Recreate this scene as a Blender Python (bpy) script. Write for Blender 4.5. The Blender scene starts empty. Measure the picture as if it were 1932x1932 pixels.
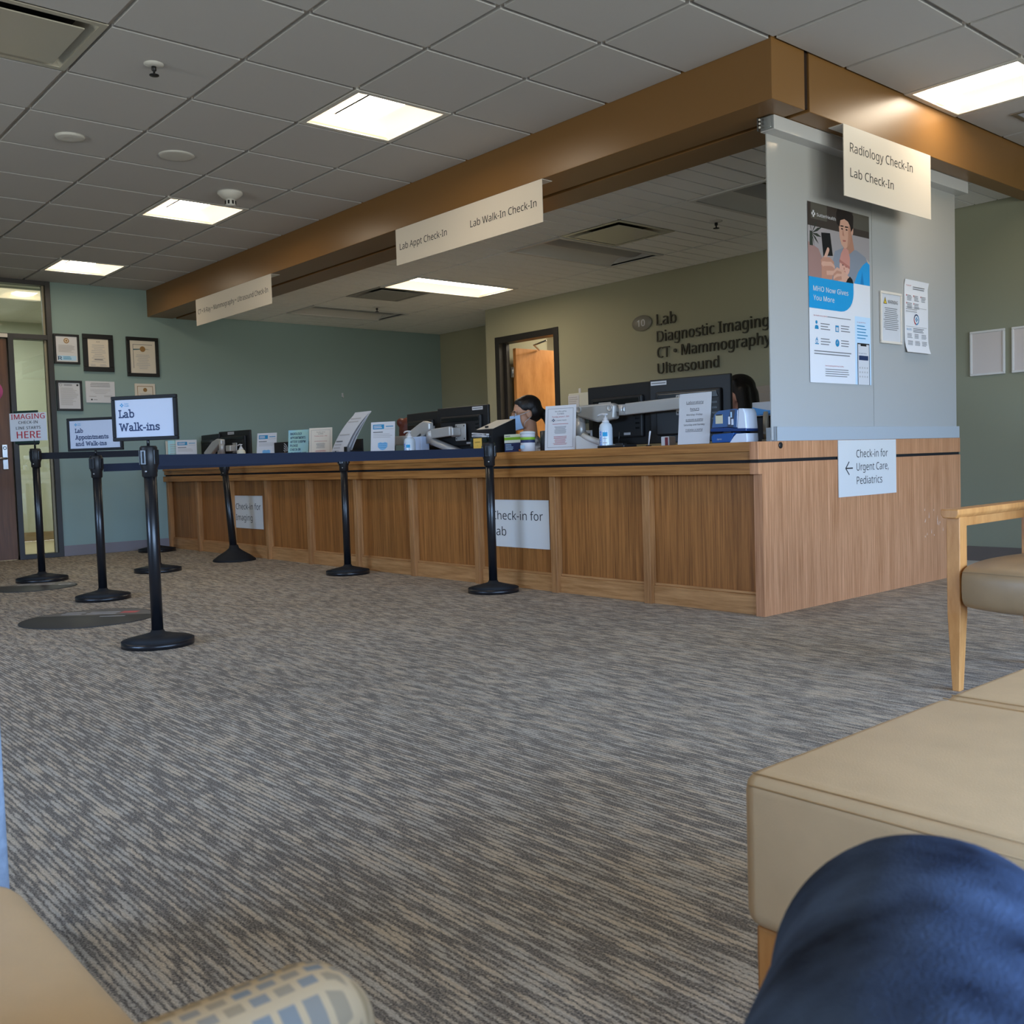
import bpy, bmesh, math, random
from mathutils import Vector, Matrix

SC = bpy.context.scene
COL = SC.collection
random.seed(7)
PI = math.pi

# ------------------------------------------------------------------ camera
F_PX, YAW, PITCH, ROLL = 1865.38, -0.85962, -0.05127, -0.03168
CAM = Vector((2.86167, -4.08694, 0.80583))
fw = Vector((math.sin(YAW) * math.cos(PITCH), math.cos(YAW) * math.cos(PITCH), math.sin(PITCH)))
rt0 = Vector((math.cos(YAW), -math.sin(YAW), 0.0))
up0 = rt0.cross(fw)
rt = rt0 * math.cos(ROLL) + up0 * math.sin(ROLL)
up = -rt0 * math.sin(ROLL) + up0 * math.cos(ROLL)
cd = bpy.data.cameras.new('camera')
cam = bpy.data.objects.new('camera', cd)
COL.objects.link(cam)
m3 = Matrix((rt, up, -fw)).transposed()
cam.matrix_world = Matrix.Translation(CAM) @ m3.to_4x4()
cd.sensor_width = 36.0
cd.sensor_fit = 'HORIZONTAL'
cd.lens = F_PX / 1932 * 36.0
cd.clip_start = 0.03
cd.dof.use_dof = True
cd.dof.focus_distance = 6.0
cd.dof.aperture_fstop = 17.0
SC.camera = cam

# ------------------------------------------------------------------ world, daylight, exposure
W = bpy.data.worlds.new('world')
SC.world = W
W.use_nodes = True
wn = W.node_tree.nodes
wl = W.node_tree.links
bg = wn['Background']
# clear sky above the horizon, dull ground below it
tco = wn.new('ShaderNodeTexCoord')
sxyz = wn.new('ShaderNodeSeparateXYZ')
wl.new(tco.outputs['Generated'], sxyz.inputs[0])
rng = wn.new('ShaderNodeMapRange')
rng.inputs[1].default_value, rng.inputs[2].default_value = -1.0, 1.0
wl.new(sxyz.outputs[2], rng.inputs[0])
ramp = wn.new('ShaderNodeValToRGB')
el = ramp.color_ramp.elements
el[0].position, el[0].color = 0.0, (0.25, 0.24, 0.25, 1)
el[1].position, el[1].color = 0.497, (0.33, 0.315, 0.325, 1)
e_ = el.new(0.515); e_.color = (0.46, 0.62, 1.0, 1)
e_ = el.new(0.62); e_.color = (0.38, 0.54, 1.0, 1)
e_ = el.new(1.0); e_.color = (0.28, 0.42, 0.95, 1)
wl.new(rng.outputs[0], ramp.inputs[0])
wl.new(ramp.outputs[0], bg.inputs[0])
bg.inputs[1].default_value = 24.0
SC.view_settings.view_transform = 'Standard'
SC.view_settings.look = 'None'
SC.view_settings.exposure = 1.1
SC.view_settings.gamma = 1.0
SC.view_settings.use_curve_mapping = False
SC.cycles.max_bounces = 7
SC.cycles.diffuse_bounces = 4
SC.cycles.glossy_bounces = 3
SC.cycles.transparent_max_bounces = 8
SC.cycles.caustics_reflective = False
SC.cycles.caustics_refractive = False
SC.cycles.sample_clamp_indirect = 4.0

def area(name, loc, direction, sx, sy, power, color, spread=PI):
    d = bpy.data.lights.new(name, 'AREA')
    d.shape = 'RECTANGLE'
    d.size, d.size_y = sx, sy
    d.energy = power
    d.color = color
    d.spread = spread
    o = bpy.data.objects.new(name, d)
    COL.objects.link(o)
    o.location = loc
    o.rotation_euler = Vector(direction).to_track_quat('-Z', 'Y').to_euler()
    return o

for wy in (-4.9, -2.3, 0.3):                                   # sampling portals in the window openings
    area('window_portal', (6.19, wy, 1.35), (-1, 0, 0), 2.1, 1.9, 1, (1, 1, 1)).data.cycles.is_portal = True
area('window_portal', (-1.6, -7.19, 1.5), (0, 1, 0), 2.3, 1.2, 1, (1, 1, 1)).data.cycles.is_portal = True
area('back_room_light', (-4.6, 4.2, 2.5), (0, 0, -1), 0.6, 1.2, 20, (1.0, 0.90, 0.74))
area('side_room_light', (-9.0, -1.2, 2.68), (0, 0, -1), 1.2, 0.6, 30, (0.96, 1.0, 0.96))

# ------------------------------------------------------------------ materials
def lin(c):
    out = []
    for v in c[:3]:
        v = v / 255.0
        out.append(v / 12.92 if v <= 0.04045 else ((v + 0.055) / 1.055) ** 2.4)
    return (out[0], out[1], out[2], 1.0)

MATS = {}

def mat(name, c, rough=0.6, spec=0.4, metal=0.0, emit=0.0, ecol=None, var=0.0, vscale=8.0, bump=0.0, bscale=200.0,
        stretch=(1, 1, 1), c2=None, coat=0.0, sheen=0.0):
    if name in MATS:
        return MATS[name]
    m = bpy.data.materials.new(name)
    m.use_nodes = True
    nt = m.node_tree
    b = nt.nodes['Principled BSDF']
    b.inputs['Base Color'].default_value = lin(c)
    b.inputs['Roughness'].default_value = rough
    b.inputs['Specular IOR Level'].default_value = spec
    b.inputs['Metallic'].default_value = metal
    b.inputs['Coat Weight'].default_value = coat
    b.inputs['Sheen Weight'].default_value = sheen
    if emit > 0:
        b.inputs['Emission Color'].default_value = lin(ecol or c)
        b.inputs['Emission Strength'].default_value = emit
    if var > 0 or c2 is not None or bump > 0:
        tc = nt.nodes.new('ShaderNodeTexCoord')
        mp = nt.nodes.new('ShaderNodeMapping')
        mp.inputs['Scale'].default_value = stretch
        nt.links.new(tc.outputs['Object'], mp.inputs[0])
        nz = nt.nodes.new('ShaderNodeTexNoise')
        nz.inputs['Scale'].default_value = vscale
        nz.inputs['Detail'].default_value = 4.0
        nt.links.new(mp.outputs[0], nz.inputs['Vector'])
        cr = nt.nodes.new('ShaderNodeValToRGB')
        base = lin(c)
        if c2 is None:
            lo = tuple(max(0, v * (1 - var)) for v in base[:3]) + (1,)
            hi = tuple(min(1, v * (1 + var)) for v in base[:3]) + (1,)
        else:
            lo, hi = base, lin(c2)
        cr.color_ramp.elements[0].color = lo
        cr.color_ramp.elements[0].position = 0.32
        cr.color_ramp.elements[1].color = hi
        cr.color_ramp.elements[1].position = 0.68
        nt.links.new(nz.outputs['Fac'], cr.inputs[0])
        if var > 0 or c2 is not None:
            nt.links.new(cr.outputs[0], b.inputs['Base Color'])
        if bump > 0:
            nb = nt.nodes.new('ShaderNodeTexNoise')
            nb.inputs['Scale'].default_value = bscale
            nt.links.new(mp.outputs[0], nb.inputs['Vector'])
            bp = nt.nodes.new('ShaderNodeBump')
            bp.inputs['Strength'].default_value = bump
            bp.inputs['Distance'].default_value = 0.004
            nt.links.new(nb.outputs['Fac'], bp.inputs['Height'])
            nt.links.new(bp.outputs[0], b.inputs['Normal'])
    MATS[name] = m
    return m

def wood(name, dark, light, stretch, rough=0.42, fine=1.0):
    """striped veneer; the stretch vector holds the frequency along each axis"""
    if name in MATS:
        return MATS[name]
    m = bpy.data.materials.new(name)
    m.use_nodes = True
    nt = m.node_tree
    b = nt.nodes['Principled BSDF']
    b.inputs['Roughness'].default_value = rough
    b.inputs['Specular IOR Level'].default_value = 0.35
    tc = nt.nodes.new('ShaderNodeTexCoord')
    mp = nt.nodes.new('ShaderNodeMapping')
    mp.inputs['Scale'].default_value = stretch
    nt.links.new(tc.outputs['Object'], mp.inputs[0])
    n1 = nt.nodes.new('ShaderNodeTexNoise')
    n1.inputs['Scale'].default_value = 1.0
    n1.inputs['Detail'].default_value = 5.0
    n1.inputs['Roughness'].default_value = 0.65
    nt.links.new(mp.outputs[0], n1.inputs['Vector'])
    n2 = nt.nodes.new('ShaderNodeTexNoise')
    n2.inputs['Scale'].default_value = 0.12
    n2.inputs['Detail'].default_value = 2.0
    nt.links.new(mp.outputs[0], n2.inputs['Vector'])
    mx = nt.nodes.new('ShaderNodeMath')
    mx.operation = 'MULTIPLY_ADD'
    mx.inputs[1].default_value = 0.35
    nt.links.new(n2.outputs['Fac'], mx.inputs[0])
    nt.links.new(n1.outputs['Fac'], mx.inputs[2])
    cr = nt.nodes.new('ShaderNodeValToRGB')
    cr.color_ramp.elements[0].position = 0.50
    cr.color_ramp.elements[0].color = lin(dark)
    cr.color_ramp.elements[1].position = 0.86
    cr.color_ramp.elements[1].color = lin(light)
    nt.links.new(mx.outputs[0], cr.inputs[0])
    nt.links.new(cr.outputs[0], b.inputs['Base Color'])
    MATS[name] = m
    return m

def glassy(name, tint=(235, 245, 242), gloss=0.10, rough=0.0):
    if name in MATS:
        return MATS[name]
    m = bpy.data.materials.new(name)
    m.use_nodes = True
    nt = m.node_tree
    nt.nodes.remove(nt.nodes['Principled BSDF'])
    out = nt.nodes['Material Output']
    tr = nt.nodes.new('ShaderNodeBsdfTransparent')
    tr.inputs[0].default_value = lin(tint)
    gl = nt.nodes.new('ShaderNodeBsdfGlossy')
    gl.inputs['Roughness'].default_value = rough
    fr = nt.nodes.new('ShaderNodeFresnel')
    fr.inputs[0].default_value = 1.45
    ad = nt.nodes.new('ShaderNodeMath')
    ad.operation = 'ADD'
    ad.inputs[1].default_value = gloss * 0.3
    mx = nt.nodes.new('ShaderNodeMixShader')
    nt.links.new(fr.outputs[0], ad.inputs[0])
    nt.links.new(ad.outputs[0], mx.inputs[0])
    nt.links.new(tr.outputs[0], mx.inputs[1])
    nt.links.new(gl.outputs[0], mx.inputs[2])
    nt.links.new(mx.outputs[0], out.inputs[0])
    MATS[name] = m
    return m

def carpet_mat():
    m = bpy.data.materials.new('striated_carpet')
    m.use_nodes = True
    nt = m.node_tree
    N, L = nt.nodes.new, nt.links.new
    b = nt.nodes['Principled BSDF']
    b.inputs['Roughness'].default_value = 0.95
    b.inputs['Specular IOR Level'].default_value = 0.1
    tc = N('ShaderNodeTexCoord')
    def noise(sx, sy, scale, det=2.0, rough=0.5, dist=0.0):
        mp = N('ShaderNodeMapping')
        mp.inputs['Scale'].default_value = (sx, sy, 1)
        L(tc.outputs['Object'], mp.inputs[0])
        n = N('ShaderNodeTexNoise')
        n.inputs['Scale'].default_value = scale
        n.inputs['Detail'].default_value = det
        n.inputs['Roughness'].default_value = rough
        n.inputs['Distortion'].default_value = dist
        L(mp.outputs[0], n.inputs['Vector'])
        return n.outputs['Fac']
    PITCH_Y = 0.0130
    sep = N('ShaderNodeSeparateXYZ'); L(tc.outputs['Object'], sep.inputs[0])
    wob = noise(60, 60, 1.0, 3.0, 0.7)
    def math_(op, a, b=None, c=None):
        n = N('ShaderNodeMath'); n.operation = op
        for i, v in enumerate((a, b, c)):
            if v is None:
                continue
            if isinstance(v, (int, float)):
                n.inputs[i].default_value = v
            else:
                L(v, n.inputs[i])
        return n.outputs[0]
    yv = math_('MULTIPLY_ADD', wob, 0.012, sep.outputs[1])
    row = math_('DIVIDE', yv, PITCH_Y)
    idx = math_('FLOOR', row)
    frac = math_('FRACT', row)
    rib = math_('SINE', math_('MULTIPLY', frac, PI))                    # raised loop row
    cmb = N('ShaderNodeCombineXYZ')
    L(math_('MULTIPLY', sep.outputs[0], 10.0), cmb.inputs[0]); L(math_('MULTIPLY', idx, 1.37), cmb.inputs[1])
    rn = N('ShaderNodeTexNoise'); rn.inputs['Scale'].default_value = 1.0; rn.inputs['Detail'].default_value = 2.0
    L(cmb.outputs[0], rn.inputs['Vector'])
    patch = noise(3.2, 7.5, 1.0, 2.0)
    tuft = noise(1, 1, 260, 1.0)
    tone = noise(5, 42, 1.0, 1.0)
    big = noise(1, 1, 0.6, 2.0)
    v1 = math_('MULTIPLY_ADD', patch, 0.16, rn.outputs['Fac'])
    v2 = math_('MULTIPLY_ADD', rib, 0.30, v1)
    cv = math_('MULTIPLY_ADD', tuft, 0.28, v2)
    class _o: pass
    c = _o(); c.outputs = [cv]
    mask = N('ShaderNodeValToRGB')
    mask.color_ramp.elements[0].position = 0.0
    mask.color_ramp.elements[0].color = (0, 0, 0, 1)
    mask.color_ramp.elements[1].position = 1.0
    mask.color_ramp.elements[1].color = (1, 1, 1, 1)
    mr = N('ShaderNodeMapRange'); mr.inputs[1].default_value = 0.84; mr.inputs[2].default_value = 1.05
    L(cv, mr.inputs[0]); L(mr.outputs[0], mask.inputs[0])
    tint = N('ShaderNodeValToRGB')
    tint.color_ramp.elements[0].position = 0.42
    tint.color_ramp.elements[0].color = lin((202, 191, 173))
    tint.color_ramp.elements[1].position = 0.60
    tint.color_ramp.elements[1].color = lin((214, 195, 168))
    L(tone, tint.inputs[0])
    dark = N('ShaderNodeValToRGB')
    dark.color_ramp.elements[0].position = 0.35
    dark.color_ramp.elements[0].color = lin((98, 92, 85))
    dark.color_ramp.elements[1].position = 0.65
    dark.color_ramp.elements[1].color = lin((152, 142, 129))
    L(tuft, dark.inputs[0])
    mx = N('ShaderNodeMix'); mx.data_type = 'RGBA'
    fleck = N('ShaderNodeMapRange'); fleck.inputs[1].default_value = 0.3; fleck.inputs[2].default_value = 0.7; fleck.inputs[3].default_value = 0.70; fleck.inputs[4].default_value = 1.12
    L(noise(160, 300, 1.0, 2.0), fleck.inputs[0])
    lt = N('ShaderNodeMix'); lt.data_type = 'RGBA'; lt.blend_type = 'MULTIPLY'; lt.inputs[0].default_value = 1.0
    L(tint.outputs[0], lt.inputs[6]); L(fleck.outputs[0], lt.inputs[7])
    L(mask.outputs[0], mx.inputs[0]); L(dark.outputs[0], mx.inputs[6]); L(lt.outputs[2], mx.inputs[7])
    wear = N('ShaderNodeValToRGB')
    wear.color_ramp.elements[0].position = 0.35
    wear.color_ramp.elements[0].color = (0.88, 0.86, 0.84, 1)
    wear.color_ramp.elements[1].position = 0.65
    wear.color_ramp.elements[1].color = (1, 1, 1, 1)
    L(big, wear.inputs[0])
    mm = N('ShaderNodeMix'); mm.data_type = 'RGBA'; mm.blend_type = 'MULTIPLY'; mm.inputs[0].default_value = 1.0
    L(mx.outputs[2], mm.inputs[6]); L(wear.outputs[0], mm.inputs[7])
    L(mm.outputs[2], b.inputs['Base Color'])
    bp = N('ShaderNodeBump'); bp.inputs['Strength'].default_value = 0.5; bp.inputs['Distance'].default_value = 0.004
    L(c.outputs[0], bp.inputs['Height']); L(bp.outputs[0], b.inputs['Normal'])
    return m

def panel_mat():
    """frosted acrylic sheet: milky, a little see-through light, glossy face"""
    m = bpy.data.materials.new('frosted_acrylic')
    m.use_nodes = True
    nt = m.node_tree
    b = nt.nodes['Principled BSDF']
    b.inputs['Base Color'].default_value = lin((200, 198, 195))
    b.inputs['Roughness'].default_value = 0.10
    b.inputs['Specular IOR Level'].default_value = 0.55
    tr = nt.nodes.new('ShaderNodeBsdfTranslucent')
    tr.inputs[0].default_value = lin((190, 205, 205))
    mx = nt.nodes.new('ShaderNodeMixShader')
    mx.inputs[0].default_value = 0.30
    nt.links.new(b.outputs[0], mx.inputs[1])
    nt.links.new(tr.outputs[0], mx.inputs[2])
    nt.links.new(mx.outputs[0], nt.nodes['Material Output'].inputs[0])
    return m

M_CARPET = carpet_mat()
M_PANEL = panel_mat()
M_TILE = mat('ceiling_tile', (194, 193, 192), 0.9, 0.1, bump=0.15, bscale=260)
M_TILE2 = mat('grooved_ceiling_tile', (236, 236, 232), 0.9, 0.1, bump=0.1, bscale=260)
M_TEE = mat('ceiling_tee', (186, 178, 168), 0.6)
M_TEAL = mat('teal_sage_paint', (138, 158, 153), 0.75, 0.25, bump=0.05, bscale=300)
M_OLIVE = mat('olive_sage_paint', (164, 161, 136), 0.75, 0.25, bump=0.05, bscale=300)
M_SAGE = mat('grey_sage_paint', (142, 143, 122), 0.75, 0.25, bump=0.05, bscale=300)
M_CREAM = mat('cream_paint', (205, 200, 180), 0.8)
M_PALE = mat('pale_green_paint', (190, 190, 174), 0.8)
M_BEAM = mat('brown_satin_paint', (128, 92, 50), 0.36, 0.5, bump=0.03, bscale=120)
M_GROOVE = mat('groove_dark_brown', (40, 24, 12), 0.7)
M_BRONZE = mat('dark_bronze_metal', (40, 37, 35), 0.45, 0.5)
M_BASEB = mat('taupe_vinyl_base', (104, 94, 86), 0.6)
M_BASEB2 = mat('grey_vinyl_base', (126, 120, 124), 0.6)
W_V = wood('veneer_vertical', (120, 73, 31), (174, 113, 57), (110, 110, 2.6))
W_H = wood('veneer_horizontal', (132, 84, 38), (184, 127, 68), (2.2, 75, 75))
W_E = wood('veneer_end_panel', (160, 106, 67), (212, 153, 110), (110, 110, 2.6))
W_K = wood('oak_rail', (158, 109, 62), (196, 144, 92), (4, 60, 60))
W_P = wood('oak_stile', (142, 95, 54), (184, 132, 82), (60, 60, 3))
W_CH = wood('maple_frame', (188, 124, 64), (214, 152, 88), (26, 26, 5), rough=0.38)
W_DOOR = wood('walnut_door', (86, 56, 36), (112, 74, 48), (34, 34, 2))
W_DOOR2 = wood('birch_door', (168, 112, 58), (196, 138, 80), (10, 10, 3))
M_BLK = mat('black_plastic', (22, 22, 24), 0.42, 0.45)
M_BLKS = mat('black_powder_coat', (20, 20, 23), 0.32, 0.5)
M_BLKM = mat('matte_black', (26, 26, 27), 0.7, 0.3)
M_MON = mat('monitor_black', (30, 30, 31), 0.5, 0.4)
M_MON2 = mat('monitor_black_gloss', (16, 16, 17), 0.25, 0.5)
M_SIL = mat('silver_arm', (188, 186, 182), 0.4, 0.5, metal=0.35)
M_STEEL = mat('brushed_steel', (170, 170, 170), 0.3, 0.5, metal=0.9)
M_ALU = mat('aluminium_rail', (196, 202, 208), 0.35, 0.5, metal=0.35)
M_WHITE = mat('white_paper', (206, 206, 209), 0.6, 0.3)
M_CREAMSIGN = mat('cream_sign_board', (224, 214, 200), 0.45, 0.4)
M_WSIGN = mat('white_sign_board', (214, 211, 206), 0.4, 0.4)
M_INK = mat('black_ink', (32, 32, 34), 0.6)
M_GREY = mat('grey_ink', (120, 120, 122), 0.7)
M_LGREY = mat('light_grey_ink', (176, 174, 174), 0.7)
M_RED = mat('red_ink', (176, 32, 44), 0.6)
M_DRED = mat('muted_red_ink', (168, 84, 84), 0.6)
M_TEALI = mat('teal_ink', (34, 132, 178), 0.55)
M_NAVYI = mat('navy_ink', (30, 48, 84), 0.6)
M_SHEET = mat('queue_sign_paper', (174, 177, 190), 0.5, 0.4)
M_GLOSSW = mat('glossy_poster_white', (226, 226, 230), 0.3, 0.4)
M_SKYI = mat('sky_ink', (176, 210, 236), 0.6)
M_GOLD = mat('gold_seal', (150, 112, 62), 0.5)
M_BELT = mat('black_webbing', (24, 27, 36), 0.75, 0.3, bump=0.2, bscale=500)
M_BELT_LIT = mat('webbing_blue_lit', (27, 35, 54), 0.75, 0.3, bump=0.2, bscale=500)  # black webbing with blue window light painted into its colour
M_VINYL = mat('beige_vinyl', (224, 192, 148), 0.5, 0.4, var=0.05, vscale=14, bump=0.10, bscale=420)
M_VINYL2 = mat('taupe_vinyl', (164, 134, 98), 0.42, 0.45, var=0.05, vscale=14, bump=0.10, bscale=420)
M_STITCH = mat('tan_thread', (228, 198, 154), 0.7)
M_CLEAR = glassy('clear_acrylic', (240, 245, 248), 0.35, 0.05)
M_GLASS = glassy('window_glass', (236, 241, 236), 0.12, 0.0)
M_LENS_ON = mat('lamp_lens_bright', (255, 244, 224), 0.5, emit=9.0, ecol=(255, 240, 216))
M_LENS_SIDE = mat('lamp_lens_side', (255, 236, 204), 0.5, emit=0.36, ecol=(255, 236, 208))
M_LENS_OFF = mat('lamp_lens_unlit', (150, 150, 150), 0.5)
M_TROF = mat('white_enamel', (206, 204, 198), 0.45)
M_SKIN = mat('skin', (196, 148, 120), 0.5, 0.35)
M_SKIN2 = mat('fair_skin', (214, 162, 140), 0.5, 0.35)
M_HAIRB = mat('black_hair', (20, 16, 15), 0.45, 0.4, bump=0.4, bscale=150, stretch=(1, 1, 0.15))
M_HAIRR = mat('auburn_hair', (92, 42, 28), 0.5, 0.4, bump=0.4, bscale=150, stretch=(1, 1, 0.15))
M_MASK = mat('blue_mask', (158, 190, 226), 0.8)
M_DENIM = mat('dark_denim', (28, 38, 58), 0.85, 0.12, c2=(78, 98, 132), vscale=15, bump=0.35, bscale=600)

# ------------------------------------------------------------------ mesh builder
FONT_CACHE = {}
try:                                    # the interface typeface that ships with Blender
    import os
    FONT = bpy.data.fonts.load(os.path.join(bpy.utils.system_resource('DATAFILES', path='fonts'), 'NotoSansHebrew-Regular.woff2'))
except Exception:
    FONT = None

def cap_height():
    cu = bpy.data.curves.new('t', 'FONT')
    if FONT:
        cu.font = FONT
    cu.body = 'H'
    ob = bpy.data.objects.new('t', cu)
    me = bpy.data.meshes.new_from_object(ob)
    h = max(v.co.y for v in me.vertices)
    bpy.data.objects.remove(ob)
    bpy.data.meshes.remove(me)
    return h
CAPH = cap_height()

class MB:
    def __init__(s):
        s.V, s.F, s.MI, s.SM, s.mats = [], [], [], [], []

    def mi(s, m):
        if m not in s.mats:
            s.mats.append(m)
        return s.mats.index(m)

    def add(s, verts, faces, m, smooth=False, M=None):
        k = len(s.V)
        for v in verts:
            v = Vector(v)
            s.V.append(tuple(M @ v) if M is not None else tuple(v))
        i = s.mi(m)
        for f in faces:
            s.F.append(tuple(k + q for q in f))
            s.MI.append(i)
            s.SM.append(smooth)

    def addbm(s, bm, m, smooth=False, M=None):
        bm.verts.index_update()
        s.add([v.co.copy() for v in bm.verts], [[v.index for v in f.verts] for f in bm.faces], m, smooth, M)
        bm.free()

    def box(s, x0, x1, y0, y1, z0, z1, m, bev=0.0, seg=2, M=None, smooth=False):
        x0, x1 = min(x0, x1), max(x0, x1)
        y0, y1 = min(y0, y1), max(y0, y1)
        z0, z1 = min(z0, z1), max(z0, z1)
        if bev <= 0:
            v = [(x0, y0, z0), (x1, y0, z0), (x1, y1, z0), (x0, y1, z0), (x0, y0, z1), (x1, y0, z1), (x1, y1, z1), (x0, y1, z1)]
            f = [(3, 2, 1, 0), (4, 5, 6, 7), (0, 1, 5, 4), (1, 2, 6, 5), (2, 3, 7, 6), (3, 0, 4, 7)]
            s.add(v, f, m, False, M)
            return
        bm = bmesh.new()
        bmesh.ops.create_cube(bm, size=1.0)
        for v in bm.verts:
            v.co = Vector(((x0 + x1) / 2 + v.co.x * (x1 - x0), (y0 + y1) / 2 + v.co.y * (y1 - y0), (z0 + z1) / 2 + v.co.z * (z1 - z0)))
        bmesh.ops.bevel(bm, geom=list(bm.edges), offset=bev, segments=seg, profile=0.5, affect='EDGES', clamp_overlap=True)
        s.addbm(bm, m, smooth or seg > 2, M)

    def prism(s, pts, y0, y1, m, M=None, bev=0.0):
        """polygon in x,z (counter-clockwise seen from -y) pushed along y"""
        n = len(pts)
        v = [(p[0], y0, p[1]) for p in pts] + [(p[0], y1, p[1]) for p in pts]
        f = [tuple(range(n)), tuple(reversed(range(n, 2 * n)))]
        for i in range(n):
            j = (i + 1) % n
            f.append((i, i + n, j + n, j))
        if bev > 0:
            bm = bmesh.new()
            bv = [bm.verts.new(q) for q in v]
            for q in f:
                bm.faces.new([bv[k] for k in q])
            bmesh.ops.recalc_face_normals(bm, faces=bm.faces)
            bmesh.ops.bevel(bm, geom=list(bm.edges), offset=bev, segments=2, profile=0.5, affect='EDGES', clamp_overlap=True)
            s.addbm(bm, m, False, M)
        else:
            s.add(v, f, m, False, M)

    def lathe(s, prof, m, n=32, c=(0, 0), smooth=True, M=None, sx=1.0, sy=1.0):
        v, f = [], []
        for r, z in prof:
            for k in range(n):
                a = 2 * PI * k / n
                v.append((c[0] + r * math.cos(a) * sx, c[1] + r * math.sin(a) * sy, z))
        for i in range(len(prof) - 1):
            for k in range(n):
                k2 = (k + 1) % n
                f.append((i * n + k, i * n + k2, (i + 1) * n + k2, (i + 1) * n + k))
        f.append(tuple(reversed(range(n))))
        f.append(tuple(range((len(prof) - 1) * n, len(prof) * n)))
        s.add(v, f, m, smooth, M)

    def tube(s, pts, r, m, n=10, M=None, smooth=True, radii=None, flat=None):
        pts = [Vector(p) for p in pts]
        v, f = [], []
        prev = None
        for i, p in enumerate(pts):
            t = (pts[min(i + 1, len(pts) - 1)] - pts[max(i - 1, 0)]).normalized()
            ref = Vector((0, 0, 1)) if abs(t.z) < 0.95 else Vector((0, 1, 0))
            a = t.cross(ref).normalized()
            if prev is not None and a.dot(prev) < 0:
                a = -a
            prev = a
            b = t.cross(a)
            rr = radii[i] if radii else r
            for k in range(n):
                an = 2 * PI * k / n
                fy = flat if flat else 1.0
                v.append(p + a * rr * math.cos(an) + b * rr * math.sin(an) * fy)
        for i in range(len(pts) - 1):
            for k in range(n):
                k2 = (k + 1) % n
                f.append((i * n + k, i * n + k2, (i + 1) * n + k2, (i + 1) * n + k))
        f.append(tuple(reversed(range(n))))
        f.append(tuple(range((len(pts) - 1) * n, len(pts) * n)))
        s.add(v, f, m, smooth, M)

    def ball(s, c, r, m, M=None, n=20, k=12):
        rx, ry, rz = (r, r, r) if not hasattr(r, '__len__') else r
        v, f = [], []
        v.append((c[0], c[1], c[2] - rz))
        for i in range(1, k):
            ph = -PI / 2 + PI * i / k
            for j in range(n):
                a = 2 * PI * j / n
                v.append((c[0] + rx * math.cos(ph) * math.cos(a), c[1] + ry * math.cos(ph) * math.sin(a), c[2] + rz * math.sin(ph)))
        v.append((c[0], c[1], c[2] + rz))
        for j in range(n):
            f.append((0, 1 + (j + 1) % n, 1 + j))
            for i in range(k - 2):
                a0 = 1 + i * n
                f.append((a0 + j, a0 + (j + 1) % n, a0 + n + (j + 1) % n, a0 + n + j))
            f.append((len(v) - 1, 1 + (k - 2) * n + j, 1 + (k - 2) * n + (j + 1) % n))
        s.add(v, f, m, True, M)

    # ---- flat printing in the x,z plane, facing -y
    def rect(s, x0, x1, z0, z1, y, m, M=None):
        s.add([(x0, y, z0), (x1, y, z0), (x1, y, z1), (x0, y, z1)], [(0, 1, 2, 3)], m, False, M)

    def poly(s, pts, y, m, M=None):
        s.add([(p[0], y, p[1]) for p in pts], [tuple(range(len(pts)))], m, False, M)

    def disc(s, cx, cz, rx, rz, y, m, n=28, M=None):
        s.poly([(cx + rx * math.cos(2 * PI * k / n), cz + rz * math.sin(2 * PI * k / n)) for k in range(n)], y, m, M)

    def ring(s, cx, cz, r0, r1, y, m, n=32, a0=0.0, a1=2 * PI, M=None, q=1.0):
        v, f = [], []
        for k in range(n + 1):
            a = a0 + (a1 - a0) * k / n
            v.append((cx + r0 * math.cos(a), y, cz + q * r0 * math.sin(a)))
            v.append((cx + r1 * math.cos(a), y, cz + q * r1 * math.sin(a)))
        for k in range(n):
            f.append((2 * k, 2 * k + 1, 2 * k + 3, 2 * k + 2))
        s.add(v, f, m, False, M)

    def stroke(s, pts, w, y, m, M=None):
        for a, b in zip(pts[:-1], pts[1:]):
            dx, dz = b[0] - a[0], b[1] - a[1]
            l = math.hypot(dx, dz) or 1e-9
            ex, ez = dx / l * w * 0.3, dz / l * w * 0.3
            nx, nz = -dz / l * w / 2, dx / l * w / 2
            s.add([(a[0] - ex - nx, y, a[1] - ez - nz), (b[0] + ex - nx, y, b[1] + ez - nz), (b[0] + ex + nx, y, b[1] + ez + nz), (a[0] - ex + nx, y, a[1] - ez + nz)],
                  [(0, 1, 2, 3)], m, False, M)

    def text(s, txt, x, z, cap, m, y=-0.001, width=None, align='L', bold=0.0, sx=0.85, depth=0.0, M=None):
        key = (txt, bold, depth / cap if depth else 0)
        if key not in FONT_CACHE:
            cu = bpy.data.curves.new('t', 'FONT')
            if FONT:
                cu.font = FONT
            cu.body = txt
            cu.size = 1.0
            cu.space_character = 1.0 + 2.0 * bold
            cu.resolution_u = 3
            if depth:
                cu.extrude = depth / cap * CAPH * 0.5
            ob = bpy.data.objects.new('t', cu)
            me = bpy.data.meshes.new_from_object(ob)
            vs = [tuple(v.co) for v in me.vertices]
            fs = [tuple(p.vertices) for p in me.polygons]
            bpy.data.objects.remove(ob)
            bpy.data.meshes.remove(me)
            bpy.data.curves.remove(cu)
            FONT_CACHE[key] = (vs, fs)
        vs, fs = FONT_CACHE[key]
        if not vs:
            return
        k = cap / CAPH
        xmin = min(v[0] for v in vs)
        xmax = max(v[0] for v in vs)
        fx = k * sx if width is None else width / (xmax - xmin)
        wd = (xmax - xmin) * fx
        ox = x if align == 'L' else (x - wd / 2 if align == 'C' else x - wd)
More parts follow.
